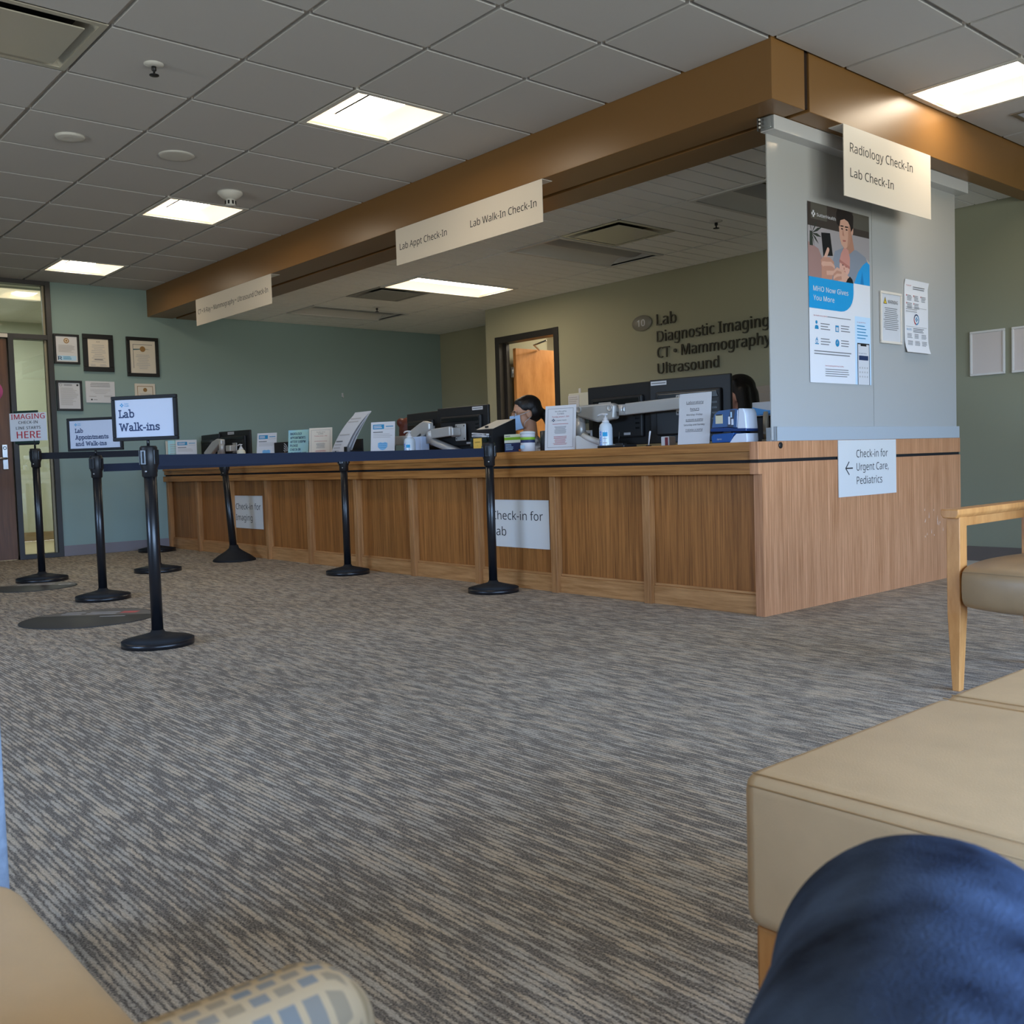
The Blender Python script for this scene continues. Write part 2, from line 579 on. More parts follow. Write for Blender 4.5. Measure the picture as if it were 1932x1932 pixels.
        out = [(ox + (v[0] - xmin) * fx, y - v[2] * k - (depth / 2 if depth else 0), z + v[1] * k) for v in vs]
        s.add(out, fs, m, False, M)
        if bold and not depth:                       # heavier strokes: the same outline again, a hair to each side
            for i, d in enumerate((-bold, bold, -bold * 0.5, bold * 0.5)):
                s.add([(p[0] + d * k * 0.9, p[1] - 0.00001 * (i + 1), p[2] + (d * k * 0.5 if i > 1 else 0)) for p in out], fs, m, False, M)

    def lines(s, x0, x1, z0, z1, n, m, y=-0.001, h=0.45, ragged=0.25, center=False, M=None):
        """rows of print too small to read"""
        st = (z1 - z0) / n
        for i in range(n):
            w = (x1 - x0) * (1 - ragged * random.random())
            a = x0 + ((x1 - x0) - w) / 2 if center else x0
            zc = z1 - st * (i + 0.5)
            s.rect(a, a + w, zc - st * h / 2, zc + st * h / 2, y, m, M)

    def build(s, name, parent=None, loc=None, rot=None):
        me = bpy.data.meshes.new(name)
        me.from_pydata(s.V, [], s.F)
        for m in s.mats:
            me.materials.append(m)
        me.polygons.foreach_set('material_index', s.MI)
        me.polygons.foreach_set('use_smooth', s.SM)
        me.update()
        o = bpy.data.objects.new(name, me)
        COL.objects.link(o)
        if parent is not None:
            o.parent = parent
        if loc is not None:
            o.location = loc
        if rot is not None:
            o.rotation_euler = rot if hasattr(rot, '__len__') else (0, 0, rot)
        return o

def tag(o, label=None, cat=None, group=None, kind=None):
    if label:
        o['label'] = label
    if cat:
        o['category'] = cat
    if group:
        o['group'] = group
    if kind:
        o['kind'] = kind
    return o

def thing(name, label, cat, loc=(0, 0, 0), rz=0.0, group=None):
    o = bpy.data.objects.new(name, None)
    o.empty_display_size = 0.1
    COL.objects.link(o)
    o.location = loc
    o.rotation_euler = (0, 0, rz)
    return tag(o, label, cat, group)

def struct(mb, name, parent=None, loc=None, rot=None):
    o = mb.build(name, parent, loc, rot)
    if parent is None:
        o['kind'] = 'structure'
    return o

def dup(root, loc, rz=0.0, label=None, group=None):
    r = root.copy()
    COL.objects.link(r)
    r.location = loc
    r.rotation_euler = (0, 0, rz)
    if label:
        r['label'] = label
    if group:
        r['group'] = group
    for ch in list(root.children):
        c = ch.copy()
        COL.objects.link(c)
        c.parent = r
        for g in ch.children:
            d = g.copy()
            COL.objects.link(d)
            d.parent = c
    return r

def blob(prims, m, name, parent=None, loc=None, rot=None, voxel=0.008, smooth=6, cut=None):
    """one continuous skin over tapered limbs and ellipsoids (joined by a voxel remesh)"""
    t = MB()
    for p in prims:
        if p[0] == 'cap':
            _, a, b, ra, rb = p
            a, b = Vector(a), Vector(b)
            t.tube([a, a.lerp(b, 0.5), b], 0, m, 16, radii=[ra, (ra + rb) / 2, rb])
            t.ball(a, ra, m)
            t.ball(b, rb, m)
        else:
            c, r = p[1], p[2]
            R = p[3] if len(p) > 3 else None
            if R is None:
                t.ball(c, r, m)
            else:
                t.ball((0, 0, 0), r, m, M=Matrix.Translation(c) @ R)
    o = t.build(name)
    md = o.modifiers.new('r', 'REMESH')
    md.mode = 'VOXEL'
    md.voxel_size = voxel
    md.use_smooth_shade = True
    sm = o.modifiers.new('s', 'SMOOTH')
    sm.iterations = smooth
    sm.factor = 0.5
    dg = bpy.context.evaluated_depsgraph_get()
    me = bpy.data.meshes.new_from_object(o.evaluated_get(dg))
    bpy.data.objects.remove(o)
    if cut:
        bm = bmesh.new()
        bm.from_mesh(me)
        for co, no in cut:
            bmesh.ops.bisect_plane(bm, geom=list(bm.verts) + list(bm.edges) + list(bm.faces), plane_co=co, plane_no=no, clear_outer=True)
        bm.to_mesh(me)
        bm.free()
    me.name = name
    me.materials.clear()
    me.materials.append(m)
    for p in me.polygons:
        p.use_smooth = True
        p.material_index = 0
    r = bpy.data.objects.new(name, me)
    COL.objects.link(r)
    if parent is not None:
        r.parent = parent
    if loc is not None:
        r.location = loc
    if rot is not None:
        r.rotation_euler = (0, 0, rot)
    return r

# slab-serif strokes for the printed queue signs; em = 100, cap 70, x-height 50
SLAB = {
    'L': (50, [[(14, 4), (14, 66)], [(3, 66), (26, 66)], [(3, 4), (46, 4), (46, 20)]]),
    'A': (70, [[(14, 4), (35, 66), (56, 4)], [(22, 66), (36, 66)], [(22, 24), (48, 24)], [(3, 4), (25, 4)], [(45, 4), (67, 4)]]),
    'W': (96, [[(12, 66), (28, 4), (47, 62), (66, 4), (84, 66)], [(2, 66), (24, 66)], [(73, 66), (94, 66)]]),
    'a': (52, [[(8, 40), (14, 46), (28, 46), (36, 38), (36, 4), (48, 4)], [(36, 26), (16, 26), (8, 18), (8, 10), (14, 4), (26, 4), (36, 12)]]),
    'b': (56, [[(12, 4), (12, 70)], [(1, 70), (12, 70)], [(12, 36), (22, 46), (36, 46), (47, 36), (47, 14), (36, 4), (22, 4), (12, 14)]]),
    'd': (56, [[(43, 70), (43, 4), (54, 4)], [(32, 70), (43, 70)], [(43, 36), (33, 46), (20, 46), (9, 36), (9, 14), (20, 4), (33, 4), (43, 14)]]),
    'e': (50, [[(9, 27), (42, 27), (42, 36), (33, 46), (18, 46), (8, 36), (8, 14), (18, 4), (34, 4), (43, 11)]]),
    'i': (30, [[(3, 46), (15, 46), (15, 4)], [(3, 4), (28, 4)], [(14, 62), (17, 62)]]),
    'k': (56, [[(12, 4), (12, 70)], [(1, 70), (12, 70)], [(2, 4), (23, 4)], [(14, 22), (40, 46)], [(22, 28), (44, 4)], [(32, 46), (52, 46)], [(36, 4), (54, 4)]]),
    'l': (30, [[(3, 70), (15, 70), (15, 4)], [(3, 4), (28, 4)]]),
    'm': (86, [[(12, 46), (12, 4)], [(1, 46), (12, 46)], [(2, 4), (22, 4)], [(12, 36), (20, 46), (32, 46), (40, 38), (40, 4)], [(33, 4), (49, 4)],
               [(40, 36), (48, 46), (60, 46), (69, 38), (69, 4)], [(62, 4), (81, 4)]]),
    'n': (58, [[(12, 46), (12, 4)], [(1, 46), (12, 46)], [(2, 4), (23, 4)], [(12, 36), (21, 46), (34, 46), (43, 38), (43, 4)], [(34, 4), (55, 4)]]),
    'o': (54, [[(18, 4), (8, 14), (8, 36), (18, 46), (35, 46), (45, 36), (45, 14), (35, 4), (18, 4)]]),
    'p': (56, [[(12, 46), (12, -18)], [(1, 46), (12, 46)], [(2, -18), (24, -18)], [(12, 36), (22, 46), (36, 46), (47, 36), (47, 14), (36, 4), (22, 4), (12, 14)]]),
    's': (46, [[(40, 38), (32, 46), (15, 46), (8, 39), (10, 30), (36, 21), (39, 12), (32, 4), (14, 4), (6, 12)]]),
    't': (38, [[(16, 62), (16, 10), (22, 4), (35, 6)], [(3, 46), (34, 46)]]),
    '-': (36, [[(6, 24), (30, 24)]]),
    ' ': (30, []),
}

def slab(mb, txt, x, z, cap, m, y=-0.001, wt=9.5):
    k = cap / 70.0
    for ch in txt:
        adv, st = SLAB[ch]
        for p in st:
            y -= 0.00001
            mb.stroke([(x + a * k, z + b * k) for a, b in p], wt * k, y, m)
        x += adv * k

def cross_logo(mb, x, z, r, m, y=-0.001):
    """the four-armed health mark printed on the signs"""
    for a, b in ((1, 0), (-1, 0), (0, 1), (0, -1)):
        mb.rect(x + a * r * 0.62 - r * 0.34, x + a * r * 0.62 + r * 0.34, z + b * r * 0.62 - r * 0.34, z + b * r * 0.62 + r * 0.34, y, m)

# ================================================================== SETTING
H = 2.7133        # lobby ceiling
HI = 2.475        # lower ceiling over the desk
XW, YN, YR, YS, XE = -7.5, 2.92, 3.70, -7.2, 6.2

fl = MB(); fl.box(XW - 0.12, XE, YS, YR + 0.1, -0.1, 0.0, M_CARPET); struct(fl, 'floor')
fl = MB(); fl.box(-10.4, XW - 0.12, -3.4, 0.6, -0.1, -0.002, mat('beige_sheet_floor', (190, 172, 142), 0.4)); struct(fl, 'floor')
fl = MB(); fl.box(-6.4, -3.4, YR + 0.1, 5.6, -0.1, -0.002, mat('beige_sheet_floor', (190, 172, 142), 0.4))
fl.box(-5.6, -3.4, 3.04, YR + 0.1, -0.0015, 0.0, mat('beige_sheet_floor', (190, 172, 142), 0.4)); struct(fl, 'floor')
rf = MB(); rf.box(-10.6, XE + 0.3, YS - 0.3, 5.8, H + 0.35, H + 0.45, M_BLKM); struct(rf, 'ceiling')  # unseen black slab over all rooms, added to keep the sky out

fl = MB(); fl.box(XW + 0.02, -0.06, 0.40, YN, 0.0, 0.003, mat('pale_bounce_floor', (206, 200, 188), 0.5)); struct(fl, 'floor')  # unseen pale sheet, added to bounce light up to the lower ceiling
# walls
w = MB()
w.box(XW - 0.12, XW, -1.09, YR + 0.12, 0, H + 0.35, M_TEAL)
w.box(XW - 0.12, XW, YS, -2.60, 0, H + 0.35, M_TEAL)
struct(w, 'wall_west')
w = MB(); w.box(XW, -5.60, YR, YR + 0.12, 0, H + 0.35, M_OLIVE); struct(w, 'wall_alcove')
w = MB()
w.box(-5.62, -5.39, YN, YN + 0.12, 0, H + 0.35, M_OLIVE)
w.box(-5.39, -4.52, YN, YN + 0.12, 2.09, H + 0.35, M_OLIVE)
w.box(-4.52, -0.6, YN, YN + 0.12, 0, H + 0.35, M_OLIVE)
w.box(-0.6, XE, YN, YN + 0.12, 0, H + 0.35, M_SAGE)
w.box(-5.62, -5.50, YN + 0.12, YR, 0, H + 0.35, M_OLIVE)
struct(w, 'wall_north')
w = MB()
yy = [YS, -5.95, -3.85, -3.35, -1.25, -0.75, 1.35, YN]
w.box(XE, XE + 0.15, YS, YN + 0.12, 0, 0.40, M_SAGE)
w.box(XE, XE + 0.15, YS, YN + 0.12, 2.30, H + 0.35, M_SAGE)
for a, b in ((0, 1), (2, 3), (4, 5), (6, 7)):
    w.box(XE, XE + 0.15, yy[a], yy[b], 0.40, 2.30, M_SAGE)
struct(w, 'wall_east')
w = MB()
w.box(XW, XE, YS - 0.15, YS, 0, 0.90, M_SAGE)
w.box(XW, XE, YS - 0.15, YS, 2.10, H + 0.35, M_SAGE)
w.box(XW, -2.75, YS - 0.15, YS, 0.90, 2.10, M_SAGE)
w.box(-0.45, XE, YS - 0.15, YS, 0.90, 2.10, M_SAGE)
struct(w, 'wall_south')
w = MB()
w.box(-10.52, -10.4, -3.4, 0.6, 0, H + 0.35, M_PALE)
w.box(-10.4, XW - 0.12, -3.5, -3.4, 0, H + 0.35, M_PALE)
w.box(-10.4, XW - 0.12, 0.6, 0.7, 0, H + 0.35, M_PALE)
w.box(-10.4, XW - 0.12, -3.4, 0.6, H, H + 0.02, M_TROF)
struct(w, 'wall_side_room')
w = MB(); w.box(-10.4, -10.37, -3.4, 0.6, 0, 0.11, mat('tan_base', (150, 126, 96), 0.6)); struct(w, 'baseboard_side_room')
w = MB()
w.box(-6.4, -3.4, 5.5, 5.6, 0, H + 0.35, M_CREAM)
w.box(-3.5, -3.4, YN + 0.12, 5.5, 0, H + 0.35, M_CREAM)
w.box(-6.5, -6.4, YR + 0.12, 5.6, 0, H + 0.35, M_CREAM)
w.box(-6.4, -3.4, 3.04, 5.6, 2.62, 2.64, M_TROF)
struct(w, 'wall_back_room')
# baseboards
w = MB(); w.box(XW, XW + 0.012, -1.09, YR, 0, 0.105, M_BASEB2, 0.003); struct(w, 'baseboard_west')
w = MB()
w.box(-4.46, XE, YN - 0.012, YN, 0, 0.105, M_BASEB, 0.003)
struct(w, 'baseboard_north')

# windows of the lobby (daylight side)
k = 1
for a, b in ((1, 2), (3, 4), (5, 6)):
    w = MB()
    for p, q in ((yy[a], yy[a] + 0.05), (yy[b] - 0.05, yy[b]), ((yy[a] + yy[b]) / 2 - 0.025, (yy[a] + yy[b]) / 2 + 0.025)):
        w.box(XE + 0.06, XE + 0.12, p, q, 0.40, 2.30, M_BRONZE)
    for p in (0.40, 2.25):
        w.box(XE + 0.061, XE + 0.119, yy[a], yy[b], p, p + 0.05, M_BRONZE)
    o = struct(w, 'window_%d' % k)
    g = MB(); g.box(XE + 0.085, XE + 0.091, yy[a], yy[b], 0.42, 2.27, M_GLASS); g.build('window_pane', o)
    k += 1
w = MB()
for p, q in ((-2.75, -2.70), (-0.50, -0.45), (-1.625, -1.575)):
    w.box(p, q, YS - 0.12, YS - 0.06, 0.90, 2.10, M_BRONZE)
for p in (0.90, 2.05):
    w.box(-2.75, -0.45, YS - 0.119, YS - 0.061, p, p + 0.05, M_BRONZE)
o = struct(w, 'window_%d' % k)
g = MB(); g.box(-2.75, -0.45, YS - 0.093, YS - 0.087, 0.92, 2.07, M_GLASS); g.build('window_pane', o)
k += 1

# bronze door frame with side light and transom in the west wall
w = MB()
for y0, y1, z0, z1 in ((-1.115, -1.065, 0, H), (-1.475, -1.425, 0, 2.16), (-2.60, -2.55, 0, H), (-2.60, -1.07, 2.135, 2.185),
                       (-2.60, -1.07, 2.665, H + 0.02), (-1.475, -1.07, 0, 0.045)):
    e_ = 0.0 if y1 - y0 < 0.06 else 0.0015
    w.box(XW - 0.10 + e_, XW + 0.02 - e_, y0, y1, z0, z1, M_BRONZE, 0.003)
o = struct(w, 'window_%d' % k)
tag(o, 'dark bronze door frame with side light and transom')
w = MB()
for y0, y1, z0, z1 in ((-1.135, -1.115, 0.045, 2.135), (-1.135, -1.115, 2.185, 2.665)):
    w.box(XW - 0.06, XW - 0.02, y0, y1, z0, z1, mat('putty_bead', (150, 140, 116), 0.6))
w.build('glazing_bead', o)
g = MB()
g.box(XW - 0.045, XW - 0.039, -1.425, -1.115, 0.045, 2.135, M_GLASS)
g.box(XW - 0.045, XW - 0.039, -2.55, -1.115, 2.185, 2.665, M_GLASS)
g.build('window_pane', o)
d = MB()
d.box(XW - 0.055, XW - 0.010, -2.545, -1.480, 0.008, 2.130, W_DOOR, 0.002)
dob = struct(d, 'door_1')
h = MB()
h.box(XW - 0.012, XW + 0.004, -1.575, -1.525, 0.88, 1.12, M_STEEL, 0.004)
h.tube([(XW + 0.0, -1.55, 0.985), (XW + 0.05, -1.55, 0.985), (XW + 0.055, -1.60, 0.985), (XW + 0.055, -1.67, 0.985)], 0.011, M_STEEL)
h.ring(0, 0, 0.010, 0.017, 0, M_BLK, M=Matrix.Translation((XW + 0.0045, -1.55, 1.085)) @ Matrix.Rotation(PI / 2, 4, 'Z'))
h.build('door_handle', dob)
s2 = MB(); s2.lathe([(0.105, 0), (0.105, 0.002)], mat('pink_card', (196, 96, 150), 0.6), 32,
                    M=Matrix.Translation((XW - 0.0095, -1.64, 1.63)) @ Matrix.Rotation(PI / 2, 4, 'Y'))
tag(s2.build('door_sticker'), 'round pink paper sticker on the walnut door at the far left', 'sticker')
pl = MB(); pl.box(XW + 0.02, XW + 0.024, -1.78, -1.475, 2.142, 2.178, M_CREAMSIGN)
tag(pl.build('name_plate'), 'narrow cream plate on the bronze rail above the walnut door', 'sign')

# inner door in the north wall
w = MB()
w.box(-5.455, -5.385, YN - 0.015, YN + 0.135, 0, 2.155, M_BRONZE, 0.003)
w.box(-4.525, -4.462, YN - 0.015, YN + 0.135, 0, 2.155, M_BRONZE, 0.003)
w.box(-5.390, -4.520, YN - 0.0135, YN + 0.1335, 2.085, 2.154, M_BRONZE, 0.003)
w.box(-5.385, -5.35, YN + 0.06, YN + 0.10, 0, 2.085, M_BRONZE)
struct(w, 'trim_3')
d = MB()
d.box(-5.345, -5.300, 3.07, 3.93, 0.01, 2.035, W_DOOR2, 0.002)
dob = struct(d, 'door_2')
h = MB()
for z in (1.72, 1.02, 0.25):
    h.box(-5.352, -5.335, 3.035, 3.075, z, z + 0.115, M_STEEL, 0.002)
    h.tube([(-5.33, 3.05, z), (-5.33, 3.05, z + 0.115)], 0.009, M_STEEL)
h.build('hinge', dob)
h = MB(); h.box(-5.30, -5.27, 3.80, 3.88, 0.92, 1.06, M_STEEL, 0.004)
h.tube([(-5.27, 3.84, 1.0), (-5.235, 3.84, 1.0), (-5.23, 3.76, 1.0)], 0.010, M_STEEL); h.build('door_handle', dob)
h = MB(); h.tube([(-5.28, 3.40, 2.03), (-5.10, 3.16, 2.05), (-4.80, 3.06, 2.06)], 0.009, M_STEEL); h.build('door_closer', dob)

# lobby ceiling: tiles hang a little below the tees
XL = [-7.5] + [-1.468 - 0.6096 * i for i in range(9, -1, -1)] + [-0.865, -0.343, 0.17, 0.785] + [0.785 + 0.6096 * i for i in range(1, 9)] + [XE]
YL = [YS] + [-3.1326 + 0.6096 * l for l in range(-6, 5)] + [-0.10, 0.50, 1.10, 1.70, 2.31, YN]
FIX = [(-2.0776, -1.468, -1.304, -0.694), (-4.516, -3.906, -1.304, -0.694), (-6.954, -6.345, -1.304, -0.694),
       (0.17, 0.785, 1.10, 1.70), (-2.0776, -1.468, -3.1326, -2.523),
       (2.6138, 3.2234, -1.304, -0.694), (-2.0776, -1.468, -4.9614, -4.3518), (-4.516, -3.906, -4.9614, -4.3518), (2.6138, 3.2234, -4.9614, -4.3518)]
def in_fix(x, y, fx):
    return any(a < x < b and c < y < d_ for a, b, c, d_ in fx)
c = MB()
for i in range(len(XL) - 1):
    for j in range(len(YL) - 1):
        x0, x1, y0, y1 = XL[i], XL[i + 1], YL[j], YL[j + 1]
        xm, ym = (x0 + x1) / 2, (y0 + y1) / 2
        if xm < 0.17 and ym > -0.11:
            continue
        if in_fix(xm, ym, FIX):
            continue
        g = 0.013
        c.box(x0 + g, x1 - g, y0 + g, y1 - g, H - 0.007, H + 0.01, M_TILE)
        c.box(x0, x1, y0, y1, H + 0.010, H + 0.016, M_TEE)
struct(c, 'ceiling')

c = MB()
TX = [-7.5, -6.82, -6.21, -5.60, -4.99, -4.38, -3.77, -3.16, -2.55, -1.94, -1.33, -0.72, 0.05]
TY = [0.44, 1.13, 2.33, YN, YR]
FIXI = [(-1.33, -0.72, 1.13, 2.33), (-3.16, -2.55, 1.13, 2.33), (-4.99, -4.38, 1.13, 2.33), (-6.82, -6.21, 1.13, 2.33),
        (-2.55, -1.94, 1.13, 1.74), (-5.60, -4.99, 1.13, 1.74)]
for i in range(len(TX) - 1):
    for j in range(len(TY) - 1):
        x0, x1, y0, y1 = TX[i], TX[i + 1], TY[j], TY[j + 1]
        xm = (x0 + x1) / 2
        if j == 3 and xm > -5.6:
            continue
        if in_fix(xm, y0 + 0.3, FIXI):
            if y1 - y0 > 1.0 and (abs(x0 + 2.55) < .01 or abs(x0 + 5.60) < .01):
                y0 = 1.74
            else:
                continue
        n = max(1, round((x1 - x0) / 0.1525))
        for q in range(n):
            a = x0 + (x1 - x0) * q / n
            b = x0 + (x1 - x0) * (q + 1) / n
            c.box(a + (0.009 if q == 0 else 0.0055), b - (0.009 if q == n - 1 else 0.0055), y0 + 0.009, y1 - 0.009, HI, HI + 0.012, M_TILE2)
        c.box(x0, x1, y0, y1, HI + 0.012, HI + 0.016, M_TEE)
struct(c, 'ceiling')

# brown dropped beam around the desk
t = MB()
t.box(XW, 0.17, -0.11, 0.158, 2.434, H + 0.01, M_BEAM, 0.003)
t.box(XW, 0.158, 0.15, 0.205, 2.450, H + 0.01, M_GROOVE)
t.box(XW, 0.055, 0.198, 0.445, 2.434, H + 0.01, M_BEAM, 0.003)
struct(t, 'trim_1')
t = MB()
t.box(0.055, 0.17, 0.198, YN, 2.434, H + 0.01, M_BEAM, 0.003)
struct(t, 'trim_2')

# ================================================================== CEILING FIXTURES
def troffer(label, x0, x1, y0, y1, z, axis, on, group):
    """recessed lay-in light: enamel frame, two curved reflectors, centre lens"""
    t = thing('ceiling_light', label, 'ceiling light', ((x0 + x1) / 2, (y0 + y1) / 2, z), 0, group)
    wx, wy = (x1 - x0) / 2, (y1 - y0) / 2
    f = MB()
    r = 0.036
    f.box(-wx + .004, wx - .004, -wy + .004, -wy + r, -0.008, 0.012, M_TROF, 0.002)
    f.box(-wx + .004, wx - .004, wy - r, wy - .004, -0.008, 0.012, M_TROF, 0.002)
    f.box(-wx + .004, -wx + r, -wy + r, wy - r, -0.008, 0.012, M_TROF, 0.002)
    f.box(wx - r, wx - .004, -wy + r, wy - r, -0.008, 0.012, M_TROF, 0.002)
    f.build('frame', t)
    lx, ly = wx - r, wy - r
    ml = M_LENS_ON if on else M_LENS_OFF
    msd = M_LENS_SIDE if on else M_TROF
    half, length = (ly, lx) if axis == 'x' else (lx, ly)
    R = Matrix.Rotation(PI / 2, 4, 'Z') if axis == 'x' else Matrix.Identity(4)
    cw = half * 0.42
    for sg in (-1, 1):
        q = MB()
        prof = [(half - (half - cw) * i / 6, 0.0 + 0.062 * math.sin(PI / 2 * i / 6)) for i in range(7)]
        v, fc = [], []
        for a, b in prof:
            v += [(sg * a, -length, b), (sg * a, length, b)]
        for i in range(6):
            fc.append((2 * i, 2 * i + 1, 2 * i + 3, 2 * i + 2))
        q.add(v, fc, msd, True, R)
        for e in (-1, 1):
            vv = [(sg * a, e * length, b) for a, b in prof] + [(sg * cw, e * length, 0.0)]
            vv2 = [(sg * cw, e * length, 0.062), (sg * half, e * length, 0.0)]
        q.build('reflector', t)
    q = MB()
    v, fc = [], []
    for i in range(9):
        a = -cw + 2 * cw * i / 8
        b = 0.052 - 0.024 * math.cos(PI / 2 * a / cw)
        v += [(a, -length, b), (a, length, b)]
    for i in range(8):
        fc.append((2 * i, 2 * i + 1, 2 * i + 3, 2 * i + 2))
    q.add(v, fc, ml, True, R)
    q.build('lamp_lens', t)
    for e in (-1, 1):
        q = MB(); q.box(-half, half, e * length, e * (length + .004), -0.001, 0.075, msd, M=R); q.build('end_plate', t)
    return t

GL = 'recessed lobby ceiling lights'
GD = 'recessed lights over the desk'
troffer('lit square ceiling light nearest the camera, in front of the brown beam', -2.0776, -1.468, -1.304, -0.694, H, 'x', True, GL)
troffer('lit square ceiling light beside the round smoke detector', -4.516, -3.906, -1.304, -0.694, H, 'x', True, GL)
troffer('lit square ceiling light farthest back, above the framed certificates', -6.954, -6.345, -1.304, -0.694, H, 'x', True, GL)
troffer('lit ceiling light at upper right beside the beam over the frosted screen', 0.17, 0.785, 1.10, 1.70, H, 'x', True, GL)
troffer('added unseen ceiling light right of the camera over the waiting seats', 2.6138, 3.2234, -1.304, -0.694, H, 'x', True, GL)  # this and the next three are unseen, added to light the lobby
troffer('added unseen ceiling light behind the camera over the open carpet', -2.0776, -1.468, -4.9614, -4.3518, H, 'x', True, GL)
troffer('added unseen ceiling light behind the camera toward the walnut door', -4.516, -3.906, -4.9614, -4.3518, H, 'x', True, GL)
troffer('added unseen ceiling light behind the camera near the window corner', 2.6138, 3.2234, -4.9614, -4.3518, H, 'x', True, GL)
troffer('lit long ceiling light over the desk, beside the small vent', -4.99, -4.38, 1.13, 2.33, HI, 'y', True, GD)
troffer('unlit long ceiling light nearest the frosted screen', -1.33, -0.72, 1.13, 2.33, HI, 'y', False, GD)
troffer('unlit long ceiling light beside the shiny square vent', -3.16, -2.55, 1.13, 2.33, HI, 'y', False, GD)
troffer('unlit long ceiling light farthest back, near the teal wall', -6.82, -6.21, 1.13, 2.33, HI, 'y', False, GD)
t = thing('ceiling_light', 'bright ceiling light seen through the transom glass', 'ceiling light', (-8.30, -1.14, H), 0, None)
q = MB(); q.box(-0.32, 0.32, -0.62, 0.62, -0.012, 0.0, M_TROF, 0.003); q.build('frame', t)
q = MB(); q.box(-0.28, 0.28, -0.58, 0.58, -0.018, -0.010, M_LENS_SIDE); q.build('lamp_lens', t)
t = thing('ceiling_light', 'small square recessed downlight at the upper right edge', 'ceiling light', (0.50, 2.02, H - 0.007), 0)
q = MB()
for a, b, c_, d_ in ((-.11, .11, -.11, -.08), (-.11, .11, .08, .11), (-.11, -.08, -.08, .08), (.08, .11, -.08, .08)):
    q.box(a, b, c_, d_, -0.006, 0.0, M_STEEL, 0.002)
q.build('frame', t)
q = MB(); q.box(-.08, .08, -.08, .08, -0.003, -0.001, mat('pale_lens', (206, 212, 226), 0.3), 0); q.build('lamp_lens', t)

def plaque_vent(label, x0, x1, y0, y1, z, col):
    t = thing('ceiling_vent', label, 'air vent', ((x0 + x1) / 2, (y0 + y1) / 2, z), 0, 'square air vents')
    wx, wy = (x1 - x0) / 2 - .003, (y1 - y0) / 2 - .003
    q = MB()
    for a, b, c_, d_ in ((-wx, wx, -wy, -wy + .03), (-wx, wx, wy - .03, wy), (-wx, -wx + .03, -wy + .03, wy - .03), (wx - .03, wx, -wy + .03, wy - .03)):
        q.box(a, b, c_, d_, -0.004, 0.002, col, 0.001)
    k_ = 0.085
    # sloping collar
    v = [(-wx + .03, -wy + .03, 0), (wx - .03, -wy + .03, 0), (wx - .03, wy - .03, 0), (-wx + .03, wy - .03, 0),
         (-wx + k_, -wy + k_, .05), (wx - k_, -wy + k_, .05), (wx - k_, wy - k_, .05), (-wx + k_, wy - k_, .05)]
    q.add(v, [(0, 1, 5, 4), (1, 2, 6, 5), (2, 3, 7, 6), (3, 0, 4, 7)], col)
    q.build('frame', t)
    q = MB(); q.box(-wx + .05, wx - .05, -wy + .05, wy - .05, 0.05, 0.06, M_BLKM); q.build('duct', t)
    q = MB(); q.box(-wx + .075, wx - .075, -wy + .075, wy - .075, -0.012, -0.006, col, 0.002); q.build('face_plate', t)
    return t
M_VENT = mat('beige_enamel', (182, 176, 160), 0.22, 0.5)
M_VENT2 = mat('shiny_enamel', (190, 186, 168), 0.12, 0.6)
plaque_vent('square beige vent in the lobby ceiling at the upper left corner', -2.0776, -1.468, -3.1326, -2.523, H - 0.004, M_VENT)
plaque_vent('shiny square vent over the desk right of the check-in banner', -2.55, -1.94, 1.13, 1.74, HI, M_VENT2)
plaque_vent('dull square vent touching the lit light over the desk', -5.60, -4.99, 1.13, 1.74, HI, mat('grey_enamel', (150, 148, 142), 0.5))

def sprinkler(label, x, y, z):
    t = thing('sprinkler_head', label, 'sprinkler', (x, y, z), 0, 'fire sprinkler heads')
    q = MB(); q.lathe([(0.012, 0.0), (0.045, 0.0), (0.045, -0.003), (0.028, -0.010), (0.012, -0.012)], M_TROF); q.build('escutcheon', t)
    q = MB(); q.lathe([(0.011, -0.004), (0.011, -0.03), (0.005, -0.034), (0.005, -0.050)], M_BLK, 16); q.build('body', t)
    q = MB(); q.lathe([(0.004, -0.050), (0.022, -0.050), (0.022, -0.053), (0.004, -0.054)], M_BLK, 20); q.build('deflector', t)
sprinkler('sprinkler head in the lobby ceiling at upper left', -1.754, -2.226, H - 0.007)
sprinkler('sprinkler head over the desk, right of the shiny square vent', -1.573, 1.747, HI)
sprinkler('sprinkler head over the desk, beside the farthest unlit light', -5.994, 1.754, HI)

t = thing('ceiling_speaker', 'round flat speaker grille in the ceiling beyond the sprinkler', 'speaker', (-2.997, -1.612, H - 0.007), 0)
q = MB(); q.lathe([(0.02, -0.008), (0.085, -0.008), (0.10, -0.006), (0.105, 0.0)], M_TROF); q.build('grille', t)
t = thing('ceiling_speaker', 'small ringed ceiling sensor left of the flat speaker grille', 'sensor', (-3.003, -2.222, H - 0.007), 0)
q = MB(); q.lathe([(0.03, -0.014), (0.05, -0.016), (0.062, -0.012), (0.072, -0.012), (0.08, 0.0)], M_TROF); q.build('cover', t)
t.name = 'ceiling_sensor'
t = thing('smoke_detector', 'white smoke detector hanging beside the second ceiling light', 'smoke detector', (-3.568, -1.005, H - 0.007), 0)
q = MB(); q.lathe([(0.02, 0.0), (0.085, 0.0), (0.085, -0.012), (0.06, -0.035), (0.038, -0.048)], M_TROF); q.build('base', t)
q = MB(); q.lathe([(0.034, -0.045), (0.036, -0.085), (0.03, -0.092), (0.01, -0.094)], M_TROF, 24)
for k_ in range(8):
    a = 2 * PI * k_ / 8
    q.box(-0.006, 0.006, -0.038, -0.034, -0.084, -0.060, M_BLKM, M=Matrix.Rotation(a, 4, 'Z'))
